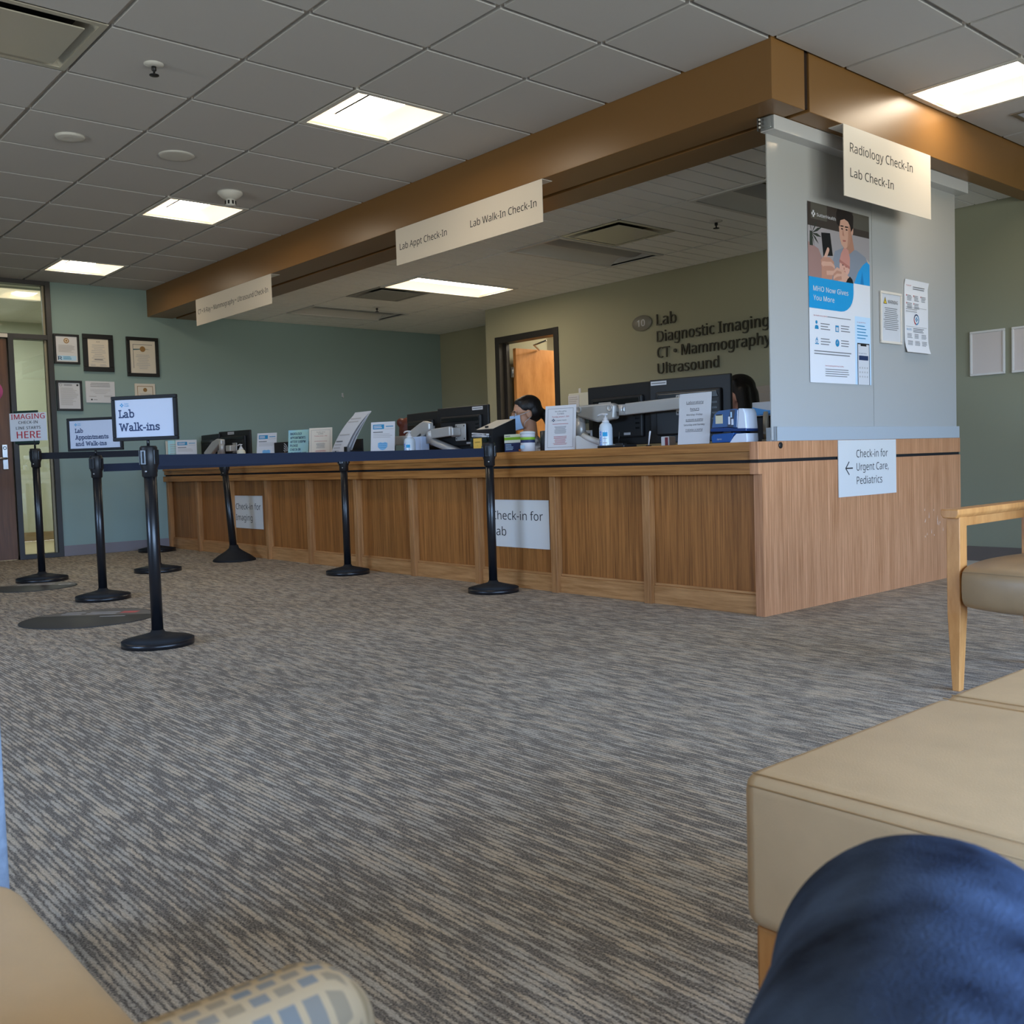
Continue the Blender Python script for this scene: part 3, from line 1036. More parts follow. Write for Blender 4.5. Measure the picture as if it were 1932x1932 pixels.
q.build('sensing_chamber', t)

# ================================================================== RECEPTION DESK
desk = thing('reception_desk', 'long panelled oak reception desk under the brown beam', 'reception desk', (0, 0, 0))
q = MB()
pf = [(0, 0), (2.105, 0), (2.105, 0.760), (-0.03, 0.760), (-0.03, 0.705), (0, 0.705)]
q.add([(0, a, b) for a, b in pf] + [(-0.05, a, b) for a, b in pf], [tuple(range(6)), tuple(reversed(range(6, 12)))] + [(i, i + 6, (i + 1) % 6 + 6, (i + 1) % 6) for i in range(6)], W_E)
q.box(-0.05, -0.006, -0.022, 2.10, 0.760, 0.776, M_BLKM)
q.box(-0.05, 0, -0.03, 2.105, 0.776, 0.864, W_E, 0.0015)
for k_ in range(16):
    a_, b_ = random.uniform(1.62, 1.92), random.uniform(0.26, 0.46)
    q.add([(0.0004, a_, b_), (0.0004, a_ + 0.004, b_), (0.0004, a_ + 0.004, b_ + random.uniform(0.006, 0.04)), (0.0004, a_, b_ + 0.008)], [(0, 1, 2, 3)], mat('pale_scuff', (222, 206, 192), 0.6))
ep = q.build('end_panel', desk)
q = MB(); q.lathe([(0.012, 0.0), (0.016, 0.0), (0.016, 0.004), (0.006, 0.005)], M_BLK, 20,
                  M=Matrix.Translation((0, 0.157, 0.843)) @ Matrix.Rotation(PI / 2, 4, 'Y')); q.build('cable_grommet', ep)
q = MB(); q.box(XW + 0.005, -0.05, -0.030, 0.40, 0.818, 0.864, W_H, 0.002); q.build('countertop', desk)
q = MB(); q.box(XW + 0.005, -0.05, -0.016, 0.05, 0.776, 0.818, W_H); q.box(XW + 0.005, -0.05, 0.0, 0.05, 0.760, 0.776, M_BLKM); q.build('upper_fascia', desk)
q = MB(); q.box(XW + 0.005, -0.05, -0.030, 0.05, 0.705, 0.760, W_H, 0.002); q.build('lower_fascia', desk)
xs = [-0.050]
for k_ in range(1, 11):
    xr = -0.736 - 0.7455 * (k_ - 1)
    q = MB(); q.box(xr - 0.050, xr, 0.0, 0.048, 0, 0.705, W_P, 0.0015); q.build('pilaster', desk)
    xs.append(xr)
for k_ in range(10):
    x1 = xs[k_]
    x0 = xs[k_ + 1]
    q = MB(); q.box(x0, x1, 0.048, 0.066, 0.0, 0.705, W_V); q.build('front_panel', desk)
    q = MB(); q.box(x0, x1, 0.026, 0.048, 0.0, 0.100, W_K, 0.002); q.box(x0, x1, 0.034, 0.048, 0.100, 0.114, W_K, 0.003); q.build('kick_rail', desk)
q = MB(); q.box(XW + 0.02, -0.06, 0.38, 0.40, 0.0, 0.82, W_V); q.build('back_panel', desk)
q = MB(); q.box(XW + 0.02, -0.06, 0.40, 0.68, 0.70, 0.73, mat('grey_laminate', (206, 202, 194), 0.5)); q.build('work_surface', desk)
q = MB(); q.box(-0.60, -0.05, 0.68, 2.10, 0.70, 0.73, mat('grey_laminate', (150, 146, 140), 0.5)); q.build('return_surface', desk)

# boards hung from the beam
def hung_sign(name, label, w_, h_, M, texts):
    t = thing(name, label, 'sign', (0, 0, 0), 0)
    t.matrix_world = M
    q = MB(); q.box(0, w_, -0.004, 0, -h_, 0, M_CREAMSIGN)
    for args in texts:
        q.text(*args[:4], M_INK if len(args) < 6 else args[5], y=-0.0043, width=args[4], bold=0.004)
    q.build('sign_board', t)
    q = MB(); q.box(0, w_, -0.002, 0.08, -0.001, 0.002, M_WSIGN); q.build('mounting_flange', t)
    return t
hung_sign('hanging_sign', 'long cream sign reading CT X-Ray Mammography Ultrasound Check-In', 1.52, 0.245, Matrix.Translation((-6.25, -0.116, 2.430)),
          [('CT \u2022 X-Ray \u2022 Mammography \u2022 Ultrasound Check-In', 0.045, -0.142, 0.043, 1.415)])
hung_sign('hanging_sign', 'cream sign reading Lab Appt Check-In and Lab Walk-In Check-In', 1.497, 0.245, Matrix.Translation((-2.884, -0.116, 2.430)),
          [('Lab Appt Check-In', 0.044, -0.146, 0.043, 0.537, M_GREY if False else M_INK), ('Lab Walk-In Check-In', 0.827, -0.146, 0.043, 0.620)])
hung_sign('hanging_sign', 'cream sign reading Radiology Check-In above Lab Check-In', 0.902, 0.352,
          Matrix.Translation((0.176, 0.482, 2.432)) @ Matrix.Rotation(PI / 2, 4, 'Z'),
          [('Radiology Check-In', 0.058, -0.127, 0.046, 0.640), ('Lab Check-In', 0.058, -0.250, 0.044, 0.432)])

# boards fixed to the desk
q = MB(); q.box(0, 0.600, -0.004, 0, 0, 0.304, M_WSIGN)
q.text('Check-in for', 0.048, 0.176, 0.054, M_INK, y=-0.0043, width=0.496); q.text('Lab', 0.048, 0.072, 0.056, M_INK, y=-0.0043, width=0.142)
tag(q.build('desk_sign', None, (-2.185, 0.047, 0.255)), 'white board on the desk front reading Check-in for Lab', 'sign')
q = MB(); q.box(0, 0.560, -0.004, 0, 0, 0.304, M_WSIGN)
q.text('Check-in for', 0.018, 0.176, 0.054, M_INK, y=-0.0043, width=0.505); q.text('Imaging', 0.012, 0.072, 0.056, M_INK, y=-0.0043, width=0.34)
tag(q.build('desk_sign', None, (-5.950, 0.047, 0.260)), 'white board on the desk front reading Check-in for Imaging', 'sign')
q = MB(); q.box(0, 0.612, -0.004, 0, 0, 0.305, M_WSIGN)
for tx, x_, z_, w_ in (('Check-in for', 0.182, 0.210, 0.336), ('Urgent Care,', 0.182, 0.138, 0.344), ('Pediatrics', 0.182, 0.064, 0.272)):
    q.text(tx, x_, z_, 0.041, M_INK, y=-0.0043, width=w_, bold=0.0)
q.stroke([(0.072, 0.153), (0.142, 0.153)], 0.007, -0.0043, M_INK)
q.stroke([(0.106, 0.187), (0.072, 0.153), (0.106, 0.119)], 0.007, -0.0043, M_INK)
tag(q.build('desk_sign', None, (0.001, 0.682, 0.557), PI / 2), 'white board on the desk end with arrow reading Check-in for Urgent Care, Pediatrics', 'sign')

# ================================================================== FROSTED SCREEN AND ITS NOTICES
scr = thing('acrylic_screen', 'tall frosted acrylic screen standing on the desk end', 'screen', (-0.016, 1.08, 0.864))
q = MB(); q.box(-0.003, 0.003, -0.974, 0.005, 0.005, 1.560, M_PANEL); q.build('panel', scr)
q = MB(); q.box(-0.003, 0.003, 0.009, 1.005, 0.005, 1.560, M_PANEL); q.build('panel', scr)
q = MB(); q.box(0.0032, 0.0042, -0.83, -0.56, 1.530, 1.544, M_WSIGN); q.build('reflection_strip', scr)  # lamp reflection on the sheet, built as a pale solid strip
q = MB(); q.box(-0.012, 0.020, -0.955, 1.01, 0.0, 0.072, M_ALU, 0.002); q.box(-0.004, 0.0205, -0.958, -0.954, 0, 0.072, M_STEEL); q.build('bottom_rail', scr)
q = MB(); q.box(-0.03, -0.006, -0.975, -0.945, 0.0, 0.068, M_STEEL, 0.001); q.build('end_bracket', scr)
M_RAIL = mat('milky_acrylic', (196, 196, 196), 0.2, 0.5)
q = MB(); q.box(-0.010, 0.070, -1.005, 1.045, 1.500, 1.569, M_RAIL, 0.003); q.build('top_rail', scr)
for y_ in (-1.012, 1.05):
    q = MB(); q.box(-0.018, 0.062, y_ - 0.012, y_ + 0.012, 1.505, 1.570, M_CLEAR, 0.004)
    for k_ in range(3):
        q.ball((0.0, y_ - 0.014, 1.52 + 0.018 * k_), 0.006, M_TROF, n=8, k=6)
    q.build('clamp', scr)

R90 = PI / 2
# big health poster
PW, PH = 0.606, 0.925
p = MB()
PO = {'w': M_WHITE}
def C_(n, c): return mat('print_' + n, c, 0.35, 0.4)
def P(pts, m, k_): p.poly([(u * PW, (1 - v) * PH) for u, v in pts], -0.0004 - 0.00006 * k_, m)
def E_(cx, cy, rx, ry, m, k_, n=24): p.poly([((cx + rx * math.cos(2 * PI * i / n)) * PW, (1 - cy) * PH + ry * math.sin(2 * PI * i / n) * PH) for i in range(n)], -0.0004 - 0.00006 * k_, m)
p.box(0, PW, -0.0003, 0.0, 0, PH, M_GLOSSW)
P([(0, 0.42), (0, 0), (1, 0), (1, 0.42)][::-1], C_('wall', (160, 152, 152)), 0)
P([(0, .13), (1, .13), (1, 0), (0, 0)], C_('dim', (62, 54, 50)), 1)
P([(.05, .09), (.30, .09), (.30, 0), (.05, 0)], C_('dim2', (86, 82, 74)), 2)
P([(.72, .09), (1, .09), (1, 0), (.72, 0)], C_('dim2', (86, 82, 74)), 2)
P([(0, .42), (.24, .42), (.25, .33), (.16, .25), (0, .22)], C_('couch', (158, 124, 118)), 2)
P([(.72, .30), (1, .36), (1, .27), (.88, .235), (.74, .24)], C_('couch2', (190, 178, 164)), 2)
for a_, l_ in ((20, .17), (50, .15), (80, .13), (-10, .15), (-40, .14), (110, .10), (-70, .12)):
    r_ = math.radians(a_)
    cx_, cy_ = 0.06, 0.165
    P([(cx_, cy_ + .006), (cx_ + l_ * .55 * math.cos(r_), cy_ - l_ * .36 * math.sin(r_) + .010), (cx_ + l_ * math.cos(r_), cy_ - l_ * .66 * math.sin(r_)),
       (cx_ + l_ * .55 * math.cos(r_), cy_ - l_ * .36 * math.sin(r_) - .008)], C_('plant', (52, 58, 50)), 3)
P([(.025, .24), (.075, .24), (.07, .16), (.03, .16)], C_('plant', (52, 58, 50)), 3)
# man
P([(.36, .42), (1, .42), (1, .30), (.93, .245), (.78, .215), (.56, .215), (.42, .245), (.37, .32)], C_('sweater', (134, 140, 152)), 4)
P([(.72, .42), (1, .42), (1, .285), (.95, .27), (.88, .295), (.80, .34)], C_('sleeve', (38, 152, 216)), 5)
P([(.83, .42), (.90, .42), (.88, .36), (.87, .33)], C_('sleeve2', (26, 124, 186)), 6)
P([(.56, .225), (.66, .245), (.74, .215), (.70, .13), (.58, .15)], C_('neck', (176, 126, 104)), 5)
P([(.49, .10), (.50, .16), (.53, .20), (.585, .222), (.64, .20), (.69, .14), (.69, .05), (.50, .05)], C_('face', (206, 158, 136)), 6)
P([(.62, .21), (.66, .19), (.69, .14), (.69, .07), (.645, .09), (.64, .15)], C_('cheek', (184, 134, 112)), 7)
E_(.705, .105, .022, .028, C_('face', (206, 158, 136)), 7)
P([(.455, .085), (.50, .10), (.515, .062), (.58, .05), (.64, .06), (.675, .085), (.69, .115), (.725, .09), (.73, .02), (.68, .0), (.47, .0), (.45, .03)], C_('hair', (34, 28, 28)), 8)
for x_ in (.515, .590):
    P([(x_, .098), (x_ + .05, .096), (x_ + .05, .089), (x_, .090)], C_('hair', (34, 28, 28)), 9)
    E_(x_ + .025, .109, .018, .0045, C_('eye', (60, 40, 36)), 9, 12)
P([(.545, .145), (.575, .150), (.570, .138), (.558, .112), (.550, .112)], C_('nose', (178, 126, 106)), 9)
P([(.545, .172), (.60, .170), (.60, .178), (.555, .181)], C_('lips', (168, 98, 90)), 9)
# baby
E_(.575, .325, .085, .050, C_('baby', (214, 164, 148)), 8)
E_(.545, .315, .012, .004, C_('eye', (60, 40, 36)), 9, 10); E_(.60, .322, .012, .004, C_('eye', (60, 40, 36)), 9, 10)
E_(.565, .335, .010, .008, C_('nose', (178, 126, 106)), 9, 10); E_(.572, .352, .016, .005, C_('lips', (168, 98, 90)), 9, 10)
P([(.49, .295), (.66, .325), (.665, .27), (.64, .225), (.60, .215), (.56, .22), (.52, .25)], C_('cap', (200, 140, 128)), 9)
P([(.485, .302), (.66, .333), (.662, .318), (.49, .286)], C_('cap2', (176, 114, 104)), 10)
# phone and hands
P([(.235, .285), (.385, .275), (.345, .15), (.205, .157)], C_('phone', (24, 24, 28)), 10)
def finger(pts, r, m, k_):
    q_ = [Vector((u * PW, (1 - v) * PH)) for u, v in pts]
    L_, R_ = [], []
    for i_, c_ in enumerate(q_):
        d_ = (q_[min(i_ + 1, len(q_) - 1)] - q_[max(i_ - 1, 0)]).normalized()
        n_ = Vector((-d_.y, d_.x)) * r / 2
        L_.append(c_ + n_); R_.append(c_ - n_)
    d_ = (q_[-1] - q_[-2]).normalized(); n_ = Vector((-d_.y, d_.x))
    cap_ = [q_[-1] + (n_ * -math.cos(PI * k2 / 6) + d_ * math.sin(PI * k2 / 6)) * r / 2 for k2 in range(1, 6)]
    p.poly([tuple(v_) for v_ in R_ + cap_ + L_[::-1]], -0.0004 - 0.00006 * k_, m)
HND, HND2 = C_('hand', (208, 162, 142)), C_('hand2', (186, 136, 116))
P([(.20, .42), (.36, .42), (.40, .35), (.34, .29), (.25, .285), (.19, .31), (.205, .36)], HND2, 11)
finger([(.215, .34), (.265, .29), (.31, .245)], .024, HND, 12)
for i_ in range(4):
    finger([(.22 + .02 * i_, .305 + .024 * i_), (.33 + .02 * i_, .298 + .024 * i_), (.385 + .012 * i_, .315 + .022 * i_)], .022, HND if i_ % 2 else HND2, 13 + i_)
P([(.47, .42), (.64, .42), (.66, .385), (.54, .34), (.46, .35), (.43, .385)], HND, 17)
for i_ in range(4):
    finger([(.52, .355 + .012 * i_), (.45, .345 + .018 * i_), (.40, .368 + .016 * i_)], .020, HND2 if i_ % 2 else HND, 18 + i_)
P([(.58, .42), (.72, .42), (.70, .39), (.66, .375), (.62, .39)], C_('phone', (24, 24, 28)), 22)
# printing
cross_logo(p, .088 * PW, (1 - .062) * PH, .018, M_WHITE, -0.0010)
p.text('SutterHealth', .14 * PW, (1 - .072) * PH, .016, M_WHITE, y=-0.0011, width=.30 * PW, bold=0.01)
TB = C_('banner', (28, 150, 208))
pts = [(0, .585), (.50, .585)]
for i_ in range(7):
    a_ = PI / 2 * i_ / 6
    pts.append((.50 + .215 * math.sin(a_), .585 - .115 + .115 * math.cos(a_)))
pts += [(.715, .412), (0, .412)]
P(pts, TB, 24)
P([(0, 1), (1, 1), (1, .41), (.716, .41), (.716, .47), (.69, .53), (.62, .575), (.5, .586), (0, .586)], M_GLOSSW, 23)
p.text('MHO Now Gives', .065 * PW, (1 - .488) * PH, .026, M_WHITE, y=-0.0024, width=.56 * PW, bold=0.012)
p.text('You More', .065 * PW, (1 - .540) * PH, .026, M_WHITE, y=-0.0024, width=.33 * PW, bold=0.012)
y_ = -0.0024
p.text('My Health Online (MHO)', .065 * PW, (1 - .628) * PH, .006, M_RED, y=y_, width=.21 * PW); p.lines(.28 * PW, .66 * PW, (1 - .630) * PH, (1 - .620) * PH, 1, M_GREY, y_, ragged=0)
P([(.73, 1), (1, 1), (1, .60), (.73, .60)], C_('pale_blue', (196, 222, 244)), 26)
for (u_, v_) in ((.075, .66), (.40, .66), (.075, .745), (.40, .745)):
    p.lines((u_ + .095) * PW, (u_ + .25) * PW, (1 - v_ - .045) * PH, (1 - v_) * PH, 3, M_GREY, y_, 0.35)
IC = M_TEALI
E_(.107, .662, .017, .010, IC, 28); P([(.08, .70), (.14, .70), (.135, .682), (.11, .677), (.085, .682)], IC, 28)
p.box(.405 * PW, .46 * PW, -0.0025, -0.0023, (1 - .705) * PH, (1 - .668) * PH, IC); p.rect(.415 * PW, .45 * PW, (1 - .70) * PH, (1 - .678) * PH, -0.0026, M_WHITE)
P([(.08, .785), (.14, .785), (.14, .779), (.08, .779)], IC, 28); p.ring(.108 * PW, (1 - .765) * PH, .008, .012, y_, IC, 20); p.rect(.105 * PW, .115 * PW, (1 - .765) * PH, (1 - .745) * PH, y_, IC)
E_(.435, .768, .032, .021, IC, 28); p.stroke([(.435 * PW, (1 - .755) * PH), (.435 * PW, (1 - .768) * PH), (.42 * PW, (1 - .768) * PH)], .003, -0.0027, M_WHITE)
p.lines(.065 * PW, .68 * PW, (1 - .845) * PH, (1 - .815) * PH, 2, M_GREY, y_, 0.4, 0.1)
p.text('See Everything MHO Has To Offer', .235 * PW, (1 - .905) * PH, .006, M_RED, y=y_, width=.30 * PW)
p.lines(.235 * PW, .66 * PW, (1 - .965) * PH, (1 - .915) * PH, 4, M_GREY, y_, 0.35, 0.2)
p.text('An App With More', .765 * PW, (1 - .636) * PH, .005, M_RED, y=y_, width=.15 * PW)
p.lines(.765 * PW, .95 * PW, (1 - .735) * PH, (1 - .645) * PH, 5, M_TEALI, y_, 0.3, 0.3)
p.box(.765 * PW, .975 * PW, -0.0025, -0.0023, 0, (1 - .755) * PH, M_INK); p.rect(.775 * PW, .965 * PW, 0, (1 - .762) * PH, -0.0026, M_WHITE)
p.rect(.82 * PW, .92 * PW, (1 - .772) * PH, (1 - .762) * PH, -0.0027, M_INK)
p.text('My Health Online', .79 * PW, (1 - .818) * PH, .006, M_NAVYI, y=-0.0027, width=.13 * PW)
p.rect(.79 * PW, .95 * PW, (1 - .855) * PH, (1 - .828) * PH, -0.0027, M_NAVYI)
for r_ in range(3):
    for c_ in range(4):
        p.rect((.795 + .042 * c_) * PW, (.815 + .042 * c_) * PW, (1 - .905 - .026 * r_) * PH, (1 - .895 - .026 * r_) * PH, -0.0027, M_LGREY)
P([(.80, 1), (.965, 1), (.965, .955), (.90, .975)], M_TEALI, 31)
po = p.build('wall_poster', None, (-0.010, 0.448, 1.165), R90)
tag(po, 'tall health poster of a man with phone and baby on the frosted screen', 'poster')

f = thing('warning_notice', 'small white framed WARNING notice on the frosted screen', 'notice', (-0.012, 1.157, 1.405), R90)
q = MB(); W_, H_ = 0.238, 0.292
for a, b, c_, d_ in ((0, W_, 0, .014), (0, W_, H_ - .014, H_), (0, .014, .014, H_ - .014), (W_ - .014, W_, .014, H_ - .014)):
    q.box(a, b, -0.012, 0, c_, d_, M_CREAMSIGN, 0.003)
q.build('frame', f)
q = MB(); q.box(.014, W_ - .014, -0.006, 0, .014, H_ - .014, M_WHITE)
q.poly([(.035, .222), (.075, .222), (.055, .262)], -0.0066, M_INK); q.poly([(.040, .225), (.070, .225), (.055, .255)], -0.0070, mat('warning_yellow', (226, 190, 60), 0.5))
q.rect(.0535, .0565, .233, .246, -0.0074, M_INK)
q.text('WARNING', .085, .226, .020, M_INK, y=-0.0066, width=.112)
q.lines(.035, W_ - .035, .075, .205, 12, M_GREY, -0.0066, .4, .25, True)
q.build('notice_sheet', f)
# curling paper notice
q = MB()
v, fc = [], []
for i_ in range(13):
    s_ = i_ / 12
    z_ = 0.42 * (1 - s_)
    y_ = -0.002 - 0.016 * max(0, (s_ - .8) / .2) ** 2 - 0.008 * max(0, (.06 - s_) / .06)
    v += [(0, y_, z_), (0.284, y_, z_ - 0.002)]
for i_ in range(12):
    fc.append((2 * i_, 2 * i_ + 2, 2 * i_ + 3, 2 * i_ + 1))
q.add(v, fc, M_GLOSSW, True)
q.text('VISION', .02, .385, .012, M_RED, width=.06, y=-0.0035); q.lines(.10, .25, .365, .40, 3, M_GREY, -0.0035)
for r_ in range(2):
    for c_ in range(3 - r_):
        q.lines(.03 + .085 * c_, .09 + .085 * c_, .30 - .045 * r_, .335 - .045 * r_, 4, M_GREY, -0.0035, .4); q.disc(.024 + .085 * c_, .33 - .045 * r_, .004, .005, -0.0035, M_RED, 10)
q.rect(.015, .265, .262, .2635, -0.0035, M_GREY); q.lines(.015, .16, .232, .258, 2, M_LGREY, -0.0035)
for a_, b_, m_ in ((0, 2.1, M_NAVYI), (2.1, 3.6, M_RED), (3.6, 6.29, M_TEALI)):
    q.ring(.14, .195, .024, .031, -0.0036, m_, 20, a_ + .9, b_ + .9)
cross_logo(q, .14, .195, .014, M_TEALI, -0.0036)
q.rect(.015, .265, .150, .1515, -0.0035, M_GREY); q.lines(.10, .25, .118, .145, 3, M_GREY, -0.0035); q.text('VALUES', .02, .128, .012, M_TEALI, width=.06, y=-0.0035)
for r_ in range(2):
    for c_ in range(3):
        q.lines(.03 + .085 * c_, .09 + .085 * c_, .083 - .042 * r_, .112 - .042 * r_, 4, M_GREY, -0.0036 - .003 * r_, .4)
tag(q.build('paper_notice', None, (-0.012, 1.438, 1.368), R90), 'curling white paper notice with a coloured ring, right of the WARNING frame', 'notice')

# ================================================================== WALL LETTERING, FRAMES
t = thing('wall_lettering', 'raised dark lettering naming Lab and Diagnostic Imaging on the olive wall', 'lettering', (-3.146, YN, 1.5))
for tx, z_, cap, wd in (('Lab', 2.003, 0.100, 0.228), ('Diagnostic Imaging', 1.852, 0.098, 1.200), ('CT \u2022 Mammography', 1.706, 0.096, 1.220), ('Ultrasound', 1.562, 0.094, 0.690)):
    q = MB(); q.text(tx, 0, z_ - 1.5, cap, mat('letter_dark_olive', (60, 58, 46), 0.5), y=-0.008, width=wd, bold=0.012, depth=0.012); q.build('lettering_line', t)
q = MB(); q.lathe([(0.02, -0.004), (0.121, -0.004), (0.121, 0.006), (0.114, 0.014), (0.02, 0.015)], mat('plaque_grey', (128, 124, 114), 0.4), 40, sy=0.59,
                  M=Matrix.Translation((0, -0.006, 0)) @ Matrix.Rotation(PI / 2, 4, 'X'))
q.text('10', 0, -0.030, 0.060, M_WHITE, y=-0.0225, width=0.092, align='C', bold=0.01)
tag(q.build('number_plaque', None, (-3.328, YN, 2.047)), 'grey oval plaque with number 10 beside the wall lettering', 'plaque')
for k_, (x_, lb) in enumerate(((-0.298, 'white framed blank board on the sage wall, beside the frosted screen'), (-0.016, 'white framed blank board cut off by the right edge'))):
    t = thing('picture_frame', lb, 'picture frame', (x_, YN, 1.297), 0, 'white boards on the sage wall')
    q = MB(); W_, H_ = 0.237, 0.308
    for a, b, c_, d_ in ((0, W_, 0, .015), (0, W_, H_ - .015, H_), (0, .015, .015, H_ - .015), (W_ - .015, W_, .015, H_ - .015)):
        q.box(a, b, -0.016, 0, c_, d_, M_WSIGN, 0.003)
    q.build('frame', t)
    q = MB(); q.box(.015, W_ - .015, -0.009, -0.001, .015, H_ - .015, mat('blank_board', (206, 196, 190), 0.5)); q.build('backing_board', t)

def cert(label, y0, z0, w_, h_, fr, frm, paper, draw):
    t = thing('certificate_frame', label, 'certificate', (XW, y0, z0), R90, 'certificates on the teal wall')
    if fr > 0:
        q = MB()
        for a, b, c_, d_ in ((0, w_, 0, fr), (0, w_, h_ - fr, h_), (0, fr, fr, h_ - fr), (w_ - fr, w_, fr, h_ - fr)):
            q.box(a, b, -0.022, 0, c_, d_, frm, 0.003)
        q.build('frame', t)
    q = MB(); q.box(fr, w_ - fr, -0.012, -0.001, fr, h_ - fr, paper); draw(q, fr, w_, h_, -0.0135); q.build('certificate_sheet', t)
    return t
M_FRB = mat('black_frame', (18, 16, 15), 0.35, 0.5)
M_IVORY = mat('ivory_paper', (214, 204, 188), 0.6)
def d1(q, fr, w_, h_, y):
    q.disc(w_ / 2, h_ - .065, .026, .026, y, M_GOLD); q.disc(w_ / 2, h_ - .065, .017, .017, y - .0003, M_IVORY); q.disc(w_ / 2, h_ - .065, .010, .010, y - .0006, M_GOLD)
    q.lines(.045, w_ - .04, .115, h_ - .105, 9, M_LGREY, y)
    q.rect(.035, w_ - .035, .035, .082, y, M_SKYI); q.text('R', .038, .040, .034, M_NAVYI, y=y - .0003, width=.036, bold=.02)
    q.lines(.085, .165, .042, .076, 3, M_TEALI, y - .0003)
def d2(q, fr, w_, h_, y):
    q.text('ACR', w_ / 2, h_ - .082, .013, M_GREY, y=y, width=.036, align='C'); q.lines(fr + .03, w_ - fr - .03, .09, h_ - .10, 10, M_LGREY, y, .32, .5, True)
    q.lines(w_ / 2 - .04, w_ / 2 + .04, .115, .128, 1, M_GREY, y - .0003, .7, 0); q.lines(fr + .02, w_ / 2 - .02, .055, .078, 2, M_LGREY, y); q.lines(w_ / 2 + .01, w_ - fr - .02, .055, .078, 2, M_LGREY, y)
def d3(q, fr, w_, h_, y):
    for a, b, c_, d_ in ((fr + .03, w_ - fr - .03, h_ - fr - .043, h_ - fr - .038), (fr + .03, fr + .035, fr + .05, h_ - fr - .04)):
        q.rect(a, b, c_, d_, y, M_GREY)
    q.poly([(fr + .035, h_ - .135), (w_ / 2, h_ - .125), (w_ - fr - .05, h_ - .123), (w_ / 2, h_ - .118), (fr + .035, h_ - .122)], y, mat('seal_ribbon', (70, 104, 108), 0.6))
    q.disc(w_ / 2, h_ - .122, .029, .029, y - .0004, M_GOLD); q.lines(fr + .05, w_ - fr - .05, .075, h_ - .175, 9, M_LGREY, y, .3, .5, True)
def d4(q, fr, w_, h_, y):
    q.ring(.045, h_ - .045, .010, .013, y, M_GREY, 16); q.disc(w_ - .045, h_ - .045, .010, .010, y, M_INK, 16); q.lines(.075, w_ - .075, h_ - .055, h_ - .035, 2, M_GREY, y)
    q.lines(.04, w_ - .04, .055, h_ - .07, 15, M_LGREY, y, .4, .35)
def d5(q, fr, w_, h_, y):
    q.lines(.04, w_ - .04, h_ - .06, h_ - .012, 3, M_GREY, y, .3, .3, True); q.lines(.03, w_ - .03, .085, h_ - .075, 4, M_LGREY, y, .25, .6, True)
    q.lines(.03, .12, .055, .07, 1, M_LGREY, y); q.lines(w_ - .11, w_ - .02, .055, .075, 2, M_LGREY, y); q.disc(.055, .03, .008, .008, y, M_INK, 12); q.lines(.07, .12, .025, .034, 1, M_GREY, y)
def d6(q, fr, w_, h_, y):
    for a, b, c_, d_ in ((.025, w_ - .025, h_ - .030, h_ - .025), (.025, .030, .025, h_ - .025), (w_ - .030, w_ - .025, .025, h_ - .025), (.025, w_ - .025, .025, .030)):
        q.rect(a, b, c_, d_, y, M_GOLD)
    q.disc(w_ / 2, h_ - .065, .021, .021, y, M_GOLD); q.lines(.045, w_ - .045, .06, h_ - .10, 7, M_LGREY, y, .35, .3, True)
cert('black framed certificate with gold seal and blue banner, top row', -1.060, 1.910, 0.245, 0.295, .022, M_FRB, M_WHITE, d1)
cert('thick black framed certificate in the middle of the top row', -0.783, 1.845, 0.300, 0.375, .048, M_FRB, M_IVORY, d2)
cert('black framed certificate with bronze seal and ribbon, right of the others', -0.350, 1.808, 0.335, 0.408, .036, M_FRB, M_IVORY, d3)
cert('thin black framed typed letter in the lower row beside the bronze frame', -1.058, 1.445, 0.248, 0.302, .022, M_FRB, M_WHITE, d4)
cert('unframed white landscape certificate in the lower row', -0.776, 1.532, 0.288, 0.215, 0, M_FRB, M_WHITE, d5)
cert('small cream certificate with gold border partly behind the Lab Walk-ins sign', -0.283, 1.470, 0.213, 0.266, 0, M_FRB, M_IVORY, d6)
q = MB(); q.tube([(XW, 2.206, 1.665), (XW + 0.014, 2.206, 1.665), (XW + 0.018, 2.206, 1.640), (XW + 0.012, 2.206, 1.632)], 0.007, M_WHITE); q.box(XW, XW + 0.004, 2.195, 2.217, 1.645, 1.690, M_WHITE, 0.002)
tag(q.build('wall_hook'), 'small white adhesive hook alone on the teal wall', 'hook')

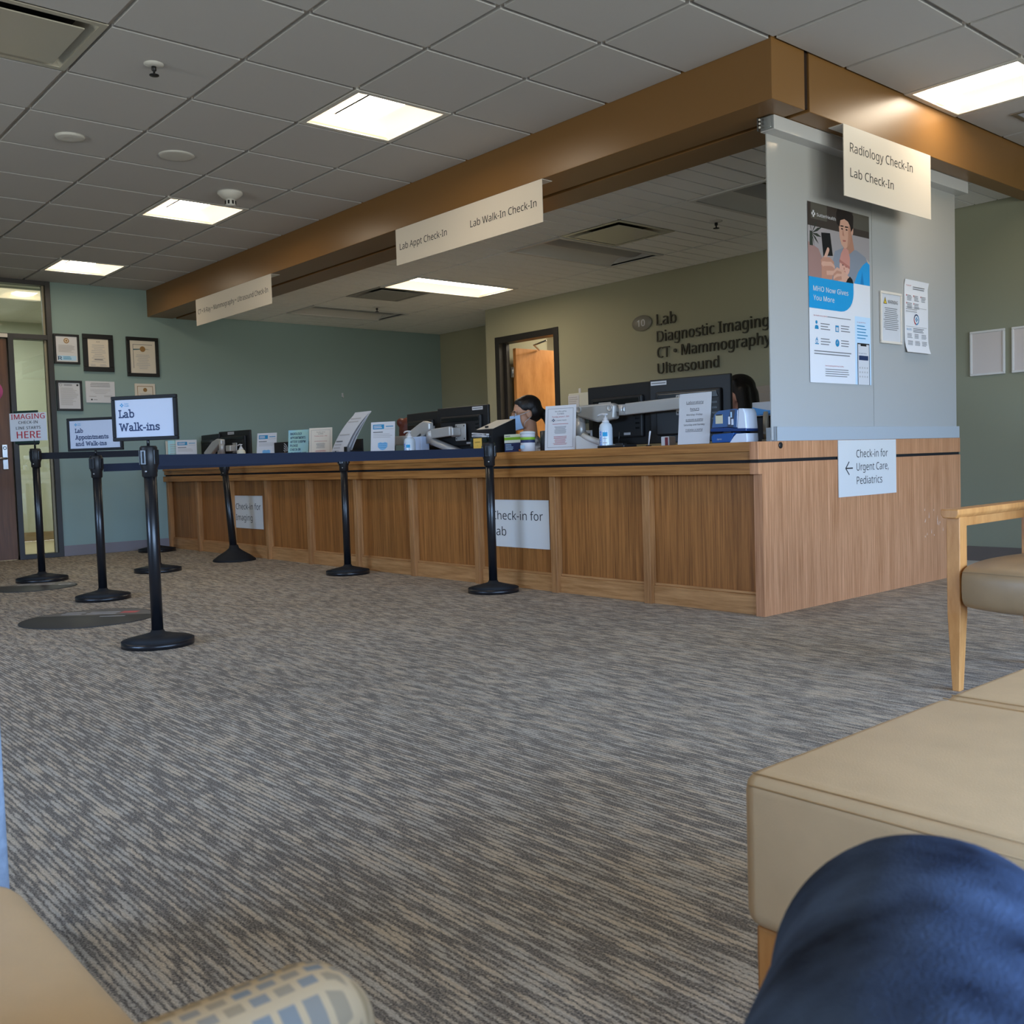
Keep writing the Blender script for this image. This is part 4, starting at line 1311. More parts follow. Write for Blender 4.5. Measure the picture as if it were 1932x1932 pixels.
# ================================================================== QUEUE BARRIERS
def stanchion(label, x, y, r, h_, belt=None, lean=(0, 0), cone=False, rz=0.0):
    t = thing('stanchion_post', label, 'stanchion', (x, y, 0), rz, 'black queue stanchions')
    q = MB()
    if cone:
        q.lathe([(0.02, 0.0), (r, 0.0), (r, 0.012), (r - 0.012, 0.022), (r * 0.72, 0.052), (r * 0.42, 0.085), (0.045, 0.112), (0.036, 0.14)], M_BLKM, 40)
    else:
        q.lathe([(r, 0.0), (r, 0.027)], M_BLKS, 48); q.lathe([(r, 0.027), (r - 0.004, 0.030)], M_BLKM, 48); q.lathe([(r - 0.004, 0.030), (r * 0.5, 0.048), (0.034, 0.060), (0.028, 0.072)], M_BLKM, 48)
    q.build('base', t)
    lx, ly = lean
    q = MB()
    q.tube([(0, 0, 0.055), (lx * 0.5, ly * 0.5, h_ * 0.5), (lx * 0.93, ly * 0.93, h_ - 0.10)], 0.0265, M_BLKS, 24, radii=[0.033, 0.0295, 0.0265] if cone else None)
    q.build('pole', t)
    Mh = Matrix.Translation((lx, ly, 0))
    q = MB()
    q.lathe([(0.029, h_ - 0.145), (0.034, h_ - 0.140), (0.034, h_ - 0.105), (0.039, h_ - 0.095), (0.039, h_ - 0.008), (0.034, h_), (0.01, h_)], M_BLK, 28, M=Mh)
    for k_ in range(4):
        q.box(-0.016, 0.016, -0.044, -0.036, h_ - 0.088, h_ - 0.018, M_BLKS, 0.003, M=Mh @ Matrix.Rotation(PI / 2 * k_ + 0.6, 4, 'Z'))
        q.box(-0.004, 0.004, -0.046, -0.040, h_ - 0.080, h_ - 0.026, M_BLKM, 0.001, M=Mh @ Matrix.Rotation(PI / 2 * k_ + 0.6, 4, 'Z'))
    q.build('belt_head', t)
    q = MB(); q.ball((0, 0, 0), 0.006, M_STEEL, M=Mh @ Matrix.Rotation(0.75, 4, 'Z') @ Matrix.Translation((0, -0.035, h_ - 0.118)), n=12, k=8)
    q.build('screw', t)
    return t
SA = math.radians(38)
S1 = stanchion('nearest stanchion, holding the Lab Walk-ins sign', -1.715, -2.356, 0.163, 0.930)
S2 = stanchion('stanchion holding the Lab Appointments and Walk-ins sign', -3.69, -1.95, 0.168, 0.928)
S3 = stanchion('stanchion holding the red IMAGING sign at far left', -5.26, -1.886, 0.185, 1.018)
S4 = stanchion('stanchion mostly hidden behind the nearest one, closer of two bases', -5.12, -1.04, 0.185, 1.010)
S5 = stanchion('stanchion at the teal wall, mostly hidden behind the nearest one', -7.17, -0.255, 0.185, 0.90)
S6 = stanchion('leaning stanchion with a domed base before the Imaging board', -5.42, -0.235, 0.186, 0.90, lean=(-0.055, -0.03), cone=True)
S7 = stanchion('stanchion under the long blue-lit belt near the middle of the desk', -3.56, -0.20, 0.163, 0.915)
S8 = stanchion('stanchion in front of the Check-in for Lab board', -1.855, -0.195, 0.158, 0.925)

def belt(label, a, b, m, z0, z1, sag=0.0):
    q = MB()
    ax, ay = a; bx, by = b
    l = math.hypot(bx - ax, by - ay); dx, dy = (bx - ax) / l, (by - ay) / l
    v, fc = [], []
    N = 16
    s0, s1 = 0.042, l - 0.042
    for i_ in range(N + 1):
        s_ = s0 + (s1 - s0) * i_ / N
        u_ = i_ / N
        dz = -sag * 4 * u_ * (1 - u_)
        zz0 = z0[0] + (z0[1] - z0[0]) * u_ + dz; zz1 = z1[0] + (z1[1] - z1[0]) * u_ + dz
        for o_ in (-0.0008, 0.0008):
            v += [(dx * s_ - dy * o_, dy * s_ + dx * o_, zz0), (dx * s_ - dy * o_, dy * s_ + dx * o_, zz1)]
    for i_ in range(N):
        k_ = 4 * i_
        fc += [(k_, k_ + 4, k_ + 5, k_ + 1), (k_ + 2, k_ + 3, k_ + 7, k_ + 6), (k_ + 1, k_ + 5, k_ + 7, k_ + 3), (k_, k_ + 2, k_ + 6, k_ + 4)]
    fc += [(0, 1, 3, 2), (4 * N, 4 * N + 2, 4 * N + 3, 4 * N + 1)]
    q.add(v, fc, m)
    return tag(q.build('barrier_belt', None, (ax, ay, 0)), label, 'barrier belt', 'queue barrier belts')
belt('long black belt, painted blue-lit, stretched across the desk front between two stanchions', (-1.715, -2.356), (-1.855, -0.195), M_BELT_LIT, (0.836, 0.838), (0.889, 0.891), 0.004)
belt('black belt leaving the IMAGING stanchion to the right', (-5.26, -1.886), (-5.12, -1.04), M_BELT, (0.935, 0.940), (0.985, 0.990))
belt('black belt, painted blue-lit, passing between the two Lab sign stanchions', (-3.69, -1.95), (-3.56, -0.20), M_BELT_LIT, (0.822, 0.838), (0.872, 0.891))

def queue_sign(name, label, S, h_, off, z0, w_, hh, draw, fr, rz=SA):
    t = thing(name, label, 'sign', (S.location.x, S.location.y, h_), rz)
    q = MB(); q.tube([(0, 0, -0.001), (0, 0, z0 - h_ + 0.01)], 0.007, M_BLKS); q.build('stem', t)
    x0 = off - w_ / 2
    if fr:
        q = MB()
        q.box(x0, x0 + w_, -0.010, 0.010, z0 - h_, z0 - h_ + .017, M_BLKM, .003); q.box(x0, x0 + w_, -0.010, 0.010, z0 - h_ + hh - .017, z0 - h_ + hh, M_BLKM, .003)
        q.box(x0, x0 + .017, -0.010, 0.010, z0 - h_ + .017, z0 - h_ + hh - .017, M_BLKM, .003); q.box(x0 + w_ - .017, x0 + w_, -0.010, 0.010, z0 - h_ + .017, z0 - h_ + hh - .017, M_BLKM, .003)
        q.build('frame', t)
        q = MB(); q.box(x0 + .015, x0 + w_ - .015, -0.004, 0.004, z0 - h_ + .015, z0 - h_ + hh - .015, M_SHEET)
        draw(q, x0, z0 - h_, w_, hh, -0.0046); q.build('sign_sheet', t)
    else:
        q = MB(); q.box(off - .125, off + .085, -0.004, 0.006, z0 - h_ - .022, z0 - h_ + hh + .018, mat('dark_green_board', (16, 44, 32), 0.5), 0.004)
        q.box(off - .10, off + .075, -0.006, 0.008, z0 - h_ - .03, z0 - h_ - .016, M_BLKM); q.build('backing_board', t)
        q = MB(); q.box(x0, x0 + w_, -0.0065, -0.005, z0 - h_, z0 - h_ + hh, M_WHITE); draw(q, x0, z0 - h_, w_, hh, -0.0072); q.build('sign_sheet', t)
    return t
def q1(q, x, z, w_, hh, y):
    cross_logo(q, x + .052, z + hh - .042, .009, M_TEALI, y); q.text('Sutter', x + .066, z + hh - .039, .0065, M_TEALI, y=y, bold=.01); q.text('Health', x + .066, z + hh - .049, .0065, M_TEALI, y=y, bold=.01)
    slab(q, 'Lab', x + .034, z + .108, .036, M_NAVYI, y, 12); slab(q, 'Walk-ins', x + .034, z + .046, .036, M_NAVYI, y, 12)
def q2(q, x, z, w_, hh, y):
    cross_logo(q, x + .062, z + hh - .042, .009, M_TEALI, y); q.text('Sutter', x + .076, z + hh - .039, .0065, M_TEALI, y=y, bold=.01); q.text('Health', x + .076, z + hh - .049, .0065, M_TEALI, y=y, bold=.01)
    slab(q, 'Lab', x + .055, z + .118, .026, M_NAVYI, y, 13); slab(q, 'Appointments', x + .055, z + .076, .026, M_NAVYI, y, 13); slab(q, 'and Walk-ins', x + .055, z + .034, .026, M_NAVYI, y, 13)
def q3(q, x, z, w_, hh, y):
    q.text('IMAGING', x + w_ / 2, z + .168, .038, M_RED, y=y, width=.290, align='C', bold=.016); q.text('CHECK-IN', x + w_ / 2, z + .132, .021, M_INK, y=y, width=.165, align='C', bold=.02)
    q.text('LINE STARTS', x + w_ / 2, z + .090, .021, M_INK, y=y, width=.212, align='C', bold=.02); q.text('HERE', x + w_ / 2, z + .022, .052, M_RED, y=y, width=.205, align='C', bold=.016)
queue_sign('queue_sign', 'black framed sign reading Lab Walk-ins on the nearest stanchion', S1, 0.930, -0.010, 0.956, 0.330, 0.208, q1, True)
queue_sign('queue_sign', 'black framed sign reading Lab Appointments and Walk-ins', S2, 0.928, 0.003, 0.958, 0.390, 0.212, q2, True)
queue_sign('queue_sign', 'white sign reading IMAGING CHECK-IN LINE STARTS HERE in red and black', S3, 1.018, -0.043, 1.078, 0.318, 0.214, q3, False)

# floor decals
def decal(label, x, y, r, rz, a):
    t = MB()
    t.lathe([(0.05, 0), (r, 0), (r, 0.003), (r - .004, 0.005), (0.05, 0.005)], mat('decal_black', (52, 52, 50), 0.55), 48)
    MZ = Matrix.Translation((0, 0, 0.0055)) @ Matrix.Rotation(-PI / 2, 4, 'X')
    def arc(a0, a1, m, y_, rr):
        t.poly([(rr * math.cos(a0 + (a1 - a0) * i_ / 24), rr * math.sin(a0 + (a1 - a0) * i_ / 24)) for i_ in range(25)], y_, m, MZ)
    arc(0.25, 2.9, mat('decal_grey', (104, 98, 92), 0.55), 0, r * .95)
    for i_ in range(2):
        t.rect(-r * .62, -r * .30, r * (.36 + .16 * i_), r * (.43 + .16 * i_), -0.0004, M_LGREY, MZ); t.rect(-r * .22, r * .26, r * (.36 + .16 * i_), r * (.44 + .16 * i_), -0.0004, M_LGREY, MZ)
    if a:
        t.rect(r * .30, r * .56, r * .42, r * .62, -0.0004, mat('decal_red', (196, 84, 84), 0.5), MZ)
        t.lines(r * .12, r * .52, r * .06, r * .14, 1, M_LGREY, -0.0004, .8, 0, M=MZ)
    else:
        t.ring(r * .62, r * .34, r * .10, r * .16, -0.0004, M_LGREY, 20, M=MZ)
    o = t.build('floor_decal', None, (x, y, 0.0), rz)
    return tag(o, label, 'floor decal', 'round floor decals')
decal('round dark floor decal with a red mark, beside the nearest stanchion', -2.87, -2.30, 0.36, 0.85, True)
decal('round floor decal cut off by the left edge, before the IMAGING stanchion', -4.84, -2.06, 0.29, 0.85, False)

# ================================================================== THINGS ON THE DESK
ZT = 0.864
M_LBLUE = mat('poster_blue', (150, 200, 222), 0.45, c2=(176, 214, 190), vscale=5)
def stand_sign(label, x0, x1, y, h_, kind, sheet=None, lean=0.10, rz=0.0):
    """clear holder with a printed sheet, leaning back"""
    w_ = x1 - x0
    t = thing('counter_sign', label, 'sign', (x0, y, ZT), rz, 'notices standing on the desk')
    R = Matrix.Rotation(-lean, 4, 'X')
    q = MB(); q.box(.004, w_ - .004, 0.0005, 0.003, 0, h_ - .004, M_CLEAR, M=R); q.box(.002, w_ - .002, -0.002, 0.075, 0.0, 0.003, M_CLEAR); q.build('holder', t)
    q = MB(); q.box(0, w_, -0.002, 0.0, .003, h_, sheet or M_WHITE, M=R)
    y_ = -0.0026
    if kind == 'mask':
        q.rect(.018, w_ * .55, h_ * .80, h_ * .93, y_, M_TEALI, R); q.lines(.026, w_ * .50, h_ * .82, h_ * .91, 2, M_WHITE, y_ - .0004, .5, .3, M=R)
        q.lines(w_ * .62, w_ - .015, h_ * .85, h_ * .89, 1, M_TEALI, y_, .6, 0, M=R); q.rect(w_ * .57, w_ - .01, h_ * .795, h_ * .80, y_, M_GREY, R)
        q.lines(.02, w_ * .5, h_ * .69, h_ * .74, 1, M_GREY, y_, .6, 0, M=R); q.lines(.02, w_ - .02, h_ * .55, h_ * .68, 3, M_LGREY, y_, .4, .2, M=R)
        cx_, cz_ = w_ * .5, h_ * .34
        a_ = w_ * .20
        q.poly([(cx_ - a_, cz_ + a_ * .45), (cx_ - a_, cz_ - a_ * .25), (cx_ - a_ * .5, cz_ - a_ * .7), (cx_, cz_ - a_ * .85), (cx_ + a_ * .5, cz_ - a_ * .7), (cx_ + a_, cz_ - a_ * .25), (cx_ + a_, cz_ + a_ * .45), (cx_ + a_ * .5, cz_ + a_ * .62), (cx_, cz_ + a_ * .5), (cx_ - a_ * .5, cz_ + a_ * .62)],
               y_, mat('mask_print', (120, 172, 212), 0.5), R)
        for k_ in range(3):
            q.rect(cx_ - a_ * .8, cx_ + a_ * .8, cz_ - a_ * .4 + k_ * a_ * .35, cz_ - a_ * .34 + k_ * a_ * .35, y_ - .0004, M_TEALI, R)
        q.rect(.015, w_ - .015, h_ * .155, h_ * .16, y_, M_RED, R); q.lines(.02, w_ - .03, h_ * .05, h_ * .13, 2, M_GREY, y_, .4, .3, M=R)
    elif kind == 'radiology':
        rows = ['RADIOLOGY', 'APPOINTMENTS', 'AFTER 5:00PM', 'PLEASE', 'CHECK-IN', 'AT URGENT CARE', 'FRONT DESK']
        for k_, tx in enumerate(rows):
            q.text(tx, .022, h_ * (.84 - .125 * k_), h_ * .078, M_NAVYI, y=y_, width=min(w_ * .80, w_ * .062 * len(tx)), bold=.03, M=R)
    elif kind == 'closed':
        q.rect(.018, w_ - .018, .018, .020, y_, M_GREY, R); q.rect(.018, w_ - .018, h_ - .020, h_ - .018, y_, M_GREY, R)
        q.rect(.018, .020, .018, h_ - .018, y_, M_GREY, R); q.rect(w_ - .020, w_ - .018, .018, h_ - .018, y_, M_GREY, R)
        q.text('This office will be', w_ / 2, h_ * .855, h_ * .026, M_INK, y=y_, width=w_ * .38, align='C', M=R); q.text('CLOSED', w_ / 2, h_ * .80, h_ * .032, M_INK, y=y_, width=w_ * .22, align='C', M=R)
        q.text('Thursday, January 1, 2026', w_ / 2, h_ * .735, h_ * .030, M_RED, y=y_, width=w_ * .56, align='C', M=R)
        if sheet is None:
            cross_logo(q, w_ * .32, h_ * .668, .010, M_NAVYI, y_); q.text('Sutter Health', w_ * .40, h_ * .655, h_ * .028, M_GREY, y=y_, width=w_ * .30, M=R)
        q.lines(w_ * .22, w_ * .78, h_ * .575, h_ * .60, 1, M_DRED, y_, .4, .1, True, M=R); q.lines(w_ * .27, w_ * .73, h_ * .37, h_ * .54, 9, M_GREY, y_, .4, .35, True, M=R); q.lines(w_ * .25, w_ * .75, h_ * .12, h_ * .32, 9, M_DRED, y_, .4, .35, True, M=R)
    elif kind == 'hours':
        for tx, v_, c_, wd, un in (('Laboratory', .80, .046, .54, 1), ('hours', .67, .046, .28, 1), ('Monday -Friday', .565, .034, .50, 0), ('6:00AM-6:00PM', .465, .034, .54, 1), ('Saturday and Sunday', .37, .034, .66, 0), ('7:00AM-3:30PM', .27, .034, .54, 1)):
            q.text(tx, w_ / 2, h_ * v_, h_ * c_, M_INK, y=y_, width=w_ * wd, align='C', M=R)
            if un:
                q.rect(w_ / 2 - w_ * wd / 2, w_ / 2 + w_ * wd / 2, h_ * (v_ - .018), h_ * (v_ - .010), y_, M_INK, R)
    else:
        q.lines(.02, w_ - .02, .06, h_ - .03, 8, M_LGREY, y_, .4, .3, M=R)
    q.build('notice_sheet', t)
    return t
R_ = math.radians
stand_sign('cream notice behind the Lab Walk-ins sign, leftmost on the desk', -7.46, -7.25, 0.0, 0.27, 'plain', M_IVORY, lean=0.04, rz=R_(60))
stand_sign('pale blue notice second from the left end of the desk', -7.40, -7.184, 0.0, 0.272, 'plain', M_LBLUE, lean=0.04, rz=R_(60))
stand_sign('white mask notice right of the Lab Walk-ins sign', -7.318, -7.102, 0.05, 0.274, 'mask', lean=0.05, rz=R_(53))
stand_sign('white mask notice between the soap pump and the patterned box', -5.627, -5.411, 0.12, 0.276, 'mask', lean=0.14, rz=R_(27))
stand_sign('pale blue notice reading RADIOLOGY APPOINTMENTS AFTER 5:00PM', -5.017, -4.801, 0.12, 0.276, 'radiology', M_LBLUE, rz=R_(25))
stand_sign('cream bordered closed notice beside the pale blue RADIOLOGY notice', -4.600, -4.384, 0.095, 0.276, 'closed', M_IVORY, rz=R_(32))
stand_sign('white mask notice in front of the auburn haired person', -3.684, -3.468, 0.12, 0.279, 'mask', rz=R_(25))
stand_sign('white bordered closed notice dated January 1 beside the wipes', -1.688, -1.472, 0.12, 0.279, 'closed', rz=R_(18))
stand_sign('white Laboratory hours notice in front of the large monitors', -0.622, -0.408, 0.12, 0.277, 'hours')

# brochure holder with a stack of drooping sheets
t = thing('leaflet_holder', 'black wire holder overflowing with white leaflets on the desk', 'leaflet holder', (-4.05, 0.12, ZT), 0)
q = MB(); q.box(-.12, .12, -.03, .09, 0, .008, M_BLK, .002); q.box(-.12, .12, .085, .095, 0, .16, M_BLK, .002)
for x_ in (-.12, .115):
    q.box(x_, x_ + .006, -.03, .09, 0, .07, M_BLK, .002)
q.box(.03, .075, -.034, -.028, 0, .10, M_BLK, .002); q.build('rack', t)
def leaflet(label, dx, lean, w_, bend, dy, print_):
    v, fc = [], []
    N = 14
    x_, y_, z_ = 0, 0, 0.0
    pts = []
    ang = lean
    L_ = 0.36
    for i_ in range(N + 1):
        pts.append((y_, z_))
        ang = lean + bend * (i_ / N) ** 2
        y_ += math.sin(ang) * L_ / N; z_ += math.cos(ang) * L_ / N
    q = MB()
    for i_, (a, b) in enumerate(pts):
        sh = dx * (i_ / N) ** 1.3
        v += [(sh, a, b), (sh + w_, a, b)]
    for i_ in range(N):
        fc.append((2 * i_, 2 * i_ + 1, 2 * i_ + 3, 2 * i_ + 2))
    q.add(v, fc, M_WHITE, True)
    if print_:
        for i_ in (1, 2, 3, 4, 5, 7, 11, 12):
            a = Vector((pts[i_][0] - .002, pts[i_][1])); b = Vector((pts[i_ + 1][0] - .002, pts[i_ + 1][1]))
            sh = dx * (i_ / N) ** 1.3
            q.add([(sh + .02, a.x, a.y), (sh + w_ * (.55 if i_ < 6 else .8), a.x, a.y), (sh + w_ * (.55 if i_ < 6 else .8), a.x + (b.x - a.x) * .4, a.y + (b.y - a.y) * .4), (sh + .02, a.x + (b.x - a.x) * .4, a.y + (b.y - a.y) * .4)],
                  [(0, 1, 2, 3)], M_GREY if i_ == 5 else M_LGREY)
    return tag(q.build('paper_leaflet', None, (-4.265, 0.10 + dy, ZT + 0.012)), label, 'leaflet', 'leaflets in the wire holder')
leaflet('front white leaflet bending over in the wire holder', 0.30, 0.05, 0.215, 0.5, 0, True)
leaflet('white leaflet second from the front, curling in the wire holder', 0.31, 0.06, 0.225, 0.30, 0.022, False)
leaflet('white leaflet at the back of the wire holder', 0.30, 0.04, 0.24, 0.10, 0.045, False)

# pump bottles
def pump(name, label, x, y, r, h_, body, cap, ecolab, flip=-1, taper=True):
    t = thing(name, label, 'pump bottle', (x, y, ZT), 0, 'pump bottles on the desk')
    q = MB()
    q.lathe([(r * .5, 0), (r, 0.0), (r, 0.006), (r, h_ * .58), (r * .86, h_ * .68), (r * .50, h_ * .74), (r * .42, h_ * .75)], body, 28); q.build('bottle', t)
    q = MB(); q.lathe([(r * .52, h_ * .74), (r * .52, h_ * .79), (r * .34, h_ * .80), (r * .30, h_ * .88), (r * .12, h_ * .885), (r * .12, h_ * .95)], cap, 24)
    q.tube([(0, 0, h_ * .97), (flip * r * .6, 0, h_ * .985), (flip * r * 1.3, 0, h_ * .97), (flip * r * 1.6, 0, h_ * .93)], r * .15, cap, 10); q.box(-r * .35, r * .35, -r * .25, r * .25, h_ * .945, h_, cap, r * .1); q.build('pump_top', t)
    if ecolab:
        q = MB()
        a0, a1 = -PI / 2 - .75, -PI / 2 + .75
        def arcpatch(a, b, z0, z1, m, rr):
            n = 6
            v = []
            for i_ in range(n + 1):
                an = a + (b - a) * i_ / n
                v += [(rr * math.cos(an), rr * math.sin(an), z0), (rr * math.cos(an), rr * math.sin(an), z1)]
            q.add(v, [(2 * i_, 2 * i_ + 2, 2 * i_ + 3, 2 * i_ + 1) for i_ in range(n)], m, True)
        BL = mat('label_blue', (40, 120, 220), 0.5)
        arcpatch(-PI / 2 - .95, -PI / 2 + 1.05, .012, h_ * .50, mat('label_white', (214, 224, 236), 0.4), r * 1.005)
        arcpatch(-PI / 2 + .25, -PI / 2 + 1.0, h_ * .34, h_ * .46, mat('label_teal', (30, 150, 200), 0.5), r * 1.01)
        arcpatch(-PI / 2 + .28, -PI / 2 + .95, h_ * .27, h_ * .28, M_GREY, r * 1.01); arcpatch(-PI / 2 + .28, -PI / 2 + .95, h_ * .14, h_ * .17, M_LGREY, r * 1.01); arcpatch(-PI / 2 - .85, -PI / 2 - .40, h_ * .12, h_ * .26, M_GREY, r * 1.01)
        Mx = Matrix.Translation((r * .12, -r * 1.03, .02)) @ Matrix.Rotation(-PI / 2, 4, 'Y')
        q.text('ECOLAB', 0, 0, r * .36, BL, y=0, width=h_ * .40, bold=.03, M=Matrix.Translation((r * .10, -r * 1.035, .018)) @ Matrix(((0, 0, -1, 0), (0, 1, 0, 0), (1, 0, 0, 0), (0, 0, 0, 1))))
        q.build('label_sticker', t)
    return t
M_GEL = mat('clear_gel', (196, 208, 218), 0.15, 0.5)
pump('soap_pump', 'cream foam soap pump before the far left monitors', -5.93, 0.12, 0.040, 0.185, mat('soap_cream', (214, 208, 188), 0.3), M_WHITE, False, -1)
pump('sanitizer_bottle', 'clear sanitizer pump bottle left of the middle monitors', -3.15, 0.12, 0.042, 0.190, M_GEL, M_WHITE, True, -1)
pump('sanitizer_bottle', 'clear sanitizer pump bottle in front of the large monitors', -1.140, 0.10, 0.039, 0.202, M_GEL, M_WHITE, True, -1)
q = MB(); q.box(-.14, .14, -.05, .05, 0, .075, M_WHITE, .004); q.rect(-.12, -.02, .02, .05, -.0505, mat('pale_teal_print', (160, 200, 190), 0.5)); q.rect(.02, .12, .03, .06, -.0505, M_SKYI)
tag(q.build('tissue_box', None, (-5.80, 0.30, ZT)), 'low white carton behind the cream soap pump', 'box')
# patterned black box on a grey tray
t = thing('file_tray', 'grey desk tray behind the mask and RADIOLOGY notices', 'tray', (-5.22, 0.30, ZT), 0)
q = MB(); q.box(-.17, .17, -.10, .10, 0, .085, mat('warm_grey_plastic', (150, 144, 138), 0.5), .006); q.box(-.15, .15, -.103, -.099, .02, .07, M_GREY); q.build('body', t)
t = thing('patterned_box', 'black box with white curved line pattern on the grey tray', 'box', (-5.22, 0.30, ZT + .085), 0)
q = MB(); q.box(-.20, .20, -.10, .10, 0, .095, M_BLKM, .004)
for k_ in range(4):
    q.ring(-.02, .0, .018 + .02 * k_, .025 + .02 * k_, -.1012, M_WHITE, 14, .15, 1.4); q.ring(.16, .095, .018 + .02 * k_, .025 + .02 * k_, -.1012, M_WHITE, 14, 3.3, 4.55)
q.build('body', t)
q = MB(); q.box(-.06, .06, -.05, .05, 0, .012, M_BLK, .003); q.box(-.05, .05, -.005, .0, .01, .055, M_BLK, .002)
tag(q.build('card_stand', None, (-3.90, 0.30, ZT)), 'low black card stand right of the leaflets', 'stand')
q = MB(); q.box(-.055, .055, -.01, .01, 0, .085, mat('tan_card', (170, 156, 128), 0.6), .002)
tag(q.build('memo_block', None, (-3.82, 0.26, ZT)), 'small tan card upright between leaflets and mask notice', 'card')
q = MB(); q.box(-.07, .07, -.06, .06, 0, .10, M_BLK, .006); q.box(-.065, .03, -.062, -.058, .02, .08, M_MON2)
tag(q.build('desk_phone', None, (-3.80, 0.33, ZT)), 'black squarish device behind the mask notice', 'device')
q = MB(); q.box(-.075, .075, -.04, .04, 0, .15, mat('pale_blue_plastic', (176, 194, 222), 0.4), .008)
tag(q.build('letter_tray', None, (-3.28, 0.30, ZT)), 'pale blue bin between the mask notice and the sanitizer', 'bin')
# suggestion box
t = thing('suggestion_box', 'black slant-topped suggestion box behind the nearest desk stanchion', 'suggestion box', (-2.22, 0.10, ZT), 0.0)
q = MB(); q.prism([(-.10, 0), (.19, 0), (.19, .205), (.12, .205), (-.10, .145)], -.0, .001, M_BLK) if False else None
q.V += []
vv = [(-.085, -.04, 0), (.10, -.04, 0), (.10, .16, 0), (-.085, .16, 0), (-.085, -.04, .155), (.10, -.04, .155), (.10, .16, .225), (-.085, .16, .225)]
q.add(vv, [(3, 2, 1, 0), (4, 5, 6, 7), (0, 1, 5, 4), (1, 2, 6, 5), (2, 3, 7, 6), (3, 0, 4, 7)], M_BLKM); q.build('box_body', t)
Ms = Matrix.Translation((0, -.04, .1556)) @ Matrix.Rotation(math.atan2(.07, .20), 4, 'X')
q = MB(); q.box(-.078, .094, .01, .20, 0, .0015, M_IVORY, M=Ms); q.box(-.012, .012, .03, .045, .001, .014, M_BLK, .003, M=Ms); q.build('lid_sheet', t)
q = MB(); q.box(-.092, .080, -.075, -.042, .045, .050, M_CLEAR); q.box(-.092, .080, -.076, -.073, .045, .105, M_CLEAR); q.box(-.092, -.089, -.075, -.042, .045, .11, M_CLEAR); q.box(.077, .080, -.075, -.042, .045, .11, M_CLEAR); q.build('form_pocket', t)
q = MB(); q.box(-.055, .030, -.080, -.077, .030, .100, mat('yellow_note', (226, 184, 84), 0.6)); q.text('Comments', -.012, .070, .010, M_INK, y=-.0806, width=.055, align='C'); q.text('1', -.012, .046, .010, M_INK, y=-.0806, align='C'); q.build('yellow_card', t)
for k_, (dz, rr) in enumerate(((0, .10), (.008, -.06), (.016, .16))):
    q = MB(); q.box(-.078, .078, -.012, .012, 0, .010, M_WHITE, .002, M=Matrix.Rotation(rr * .5, 4, 'Y'))
    q.rect(-.06, .03, .003, .006, -.0125, M_GREY, Matrix.Rotation(rr * .5, 4, 'Y'))
    tag(q.build('comment_slip', None, (-2.226, 0.10 - .058, ZT + .107 + dz)), ('bottom', 'middle', 'topmost')[k_] + ' folded white slip in the clear pocket of the suggestion box', 'paper slip', 'paper slips')
# wipes
t = thing('wipes_box', 'green, white and navy wipes carton beside the suggestion box', 'box', (-1.93, 0.13, ZT), 0.0)
q = MB()
NV = mat('carton_navy', (34, 44, 84), 0.5)
q.box(-.11, .09, -.04, .05, 0, .060, NV, .001); q.box(-.11, .09, -.04, .05, .060, .078, mat('carton_white', (216, 222, 208), 0.5)); q.box(-.11, .09, -.04, .05, .078, .096, mat('carton_green', (128, 176, 42), 0.5)); q.box(-.11, .09, -.04, .05, .096, .115, mat('carton_pale', (214, 220, 196), 0.5))
q.lines(-.10, -.02, .012, .055, 5, M_SKYI, -.0406, .35, .3); q.lines(-.10, -.05, .100, .108, 1, M_GREY, -.0406, .6, 0); q.rect(.03, .07, .006, .016, -.0406, mat('carton_orange', (220, 130, 70), 0.5)); q.build('carton', t)
t = thing('wipes_canister', 'white canister with green band in front of the wipes carton', 'canister', (-1.795, 0.075, ZT), 0)
q = MB(); q.lathe([(.02, 0), (.046, 0), (.046, .055), (.046, .056)], M_WHITE, 28); q.lathe([(.046, .055), (.0465, .056), (.0465, .072), (.046, .073)], NV, 28); q.lathe([(.046, .073), (.0465, .074), (.0465, .088), (.046, .089)], mat('carton_green', (128, 176, 42), 0.5), 28); q.lathe([(.046, .088), (.046, .108), (.04, .112)], M_WHITE, 28)
q.rect(-.02, .02, .018, .04, -.0465, M_SKYI); q.build('tub', t)
q = MB(); q.lathe([(.047, .110), (.049, .112), (.049, .122), (.03, .128), (.012, .129)], mat('grey_lid', (196, 200, 204), 0.4), 28); q.build('lid', t)
t = thing('desk_cylinder', 'dark grey round container between canister and closed notice', 'container', (-1.735, 0.20, ZT), 0)
q = MB(); q.lathe([(.02, 0), (.055, 0), (.055, .125), (.048, .128), (.046, .11), (.01, .11)], mat('dark_grey_plastic', (58, 58, 60), 0.35), 28); q.build('tub', t)
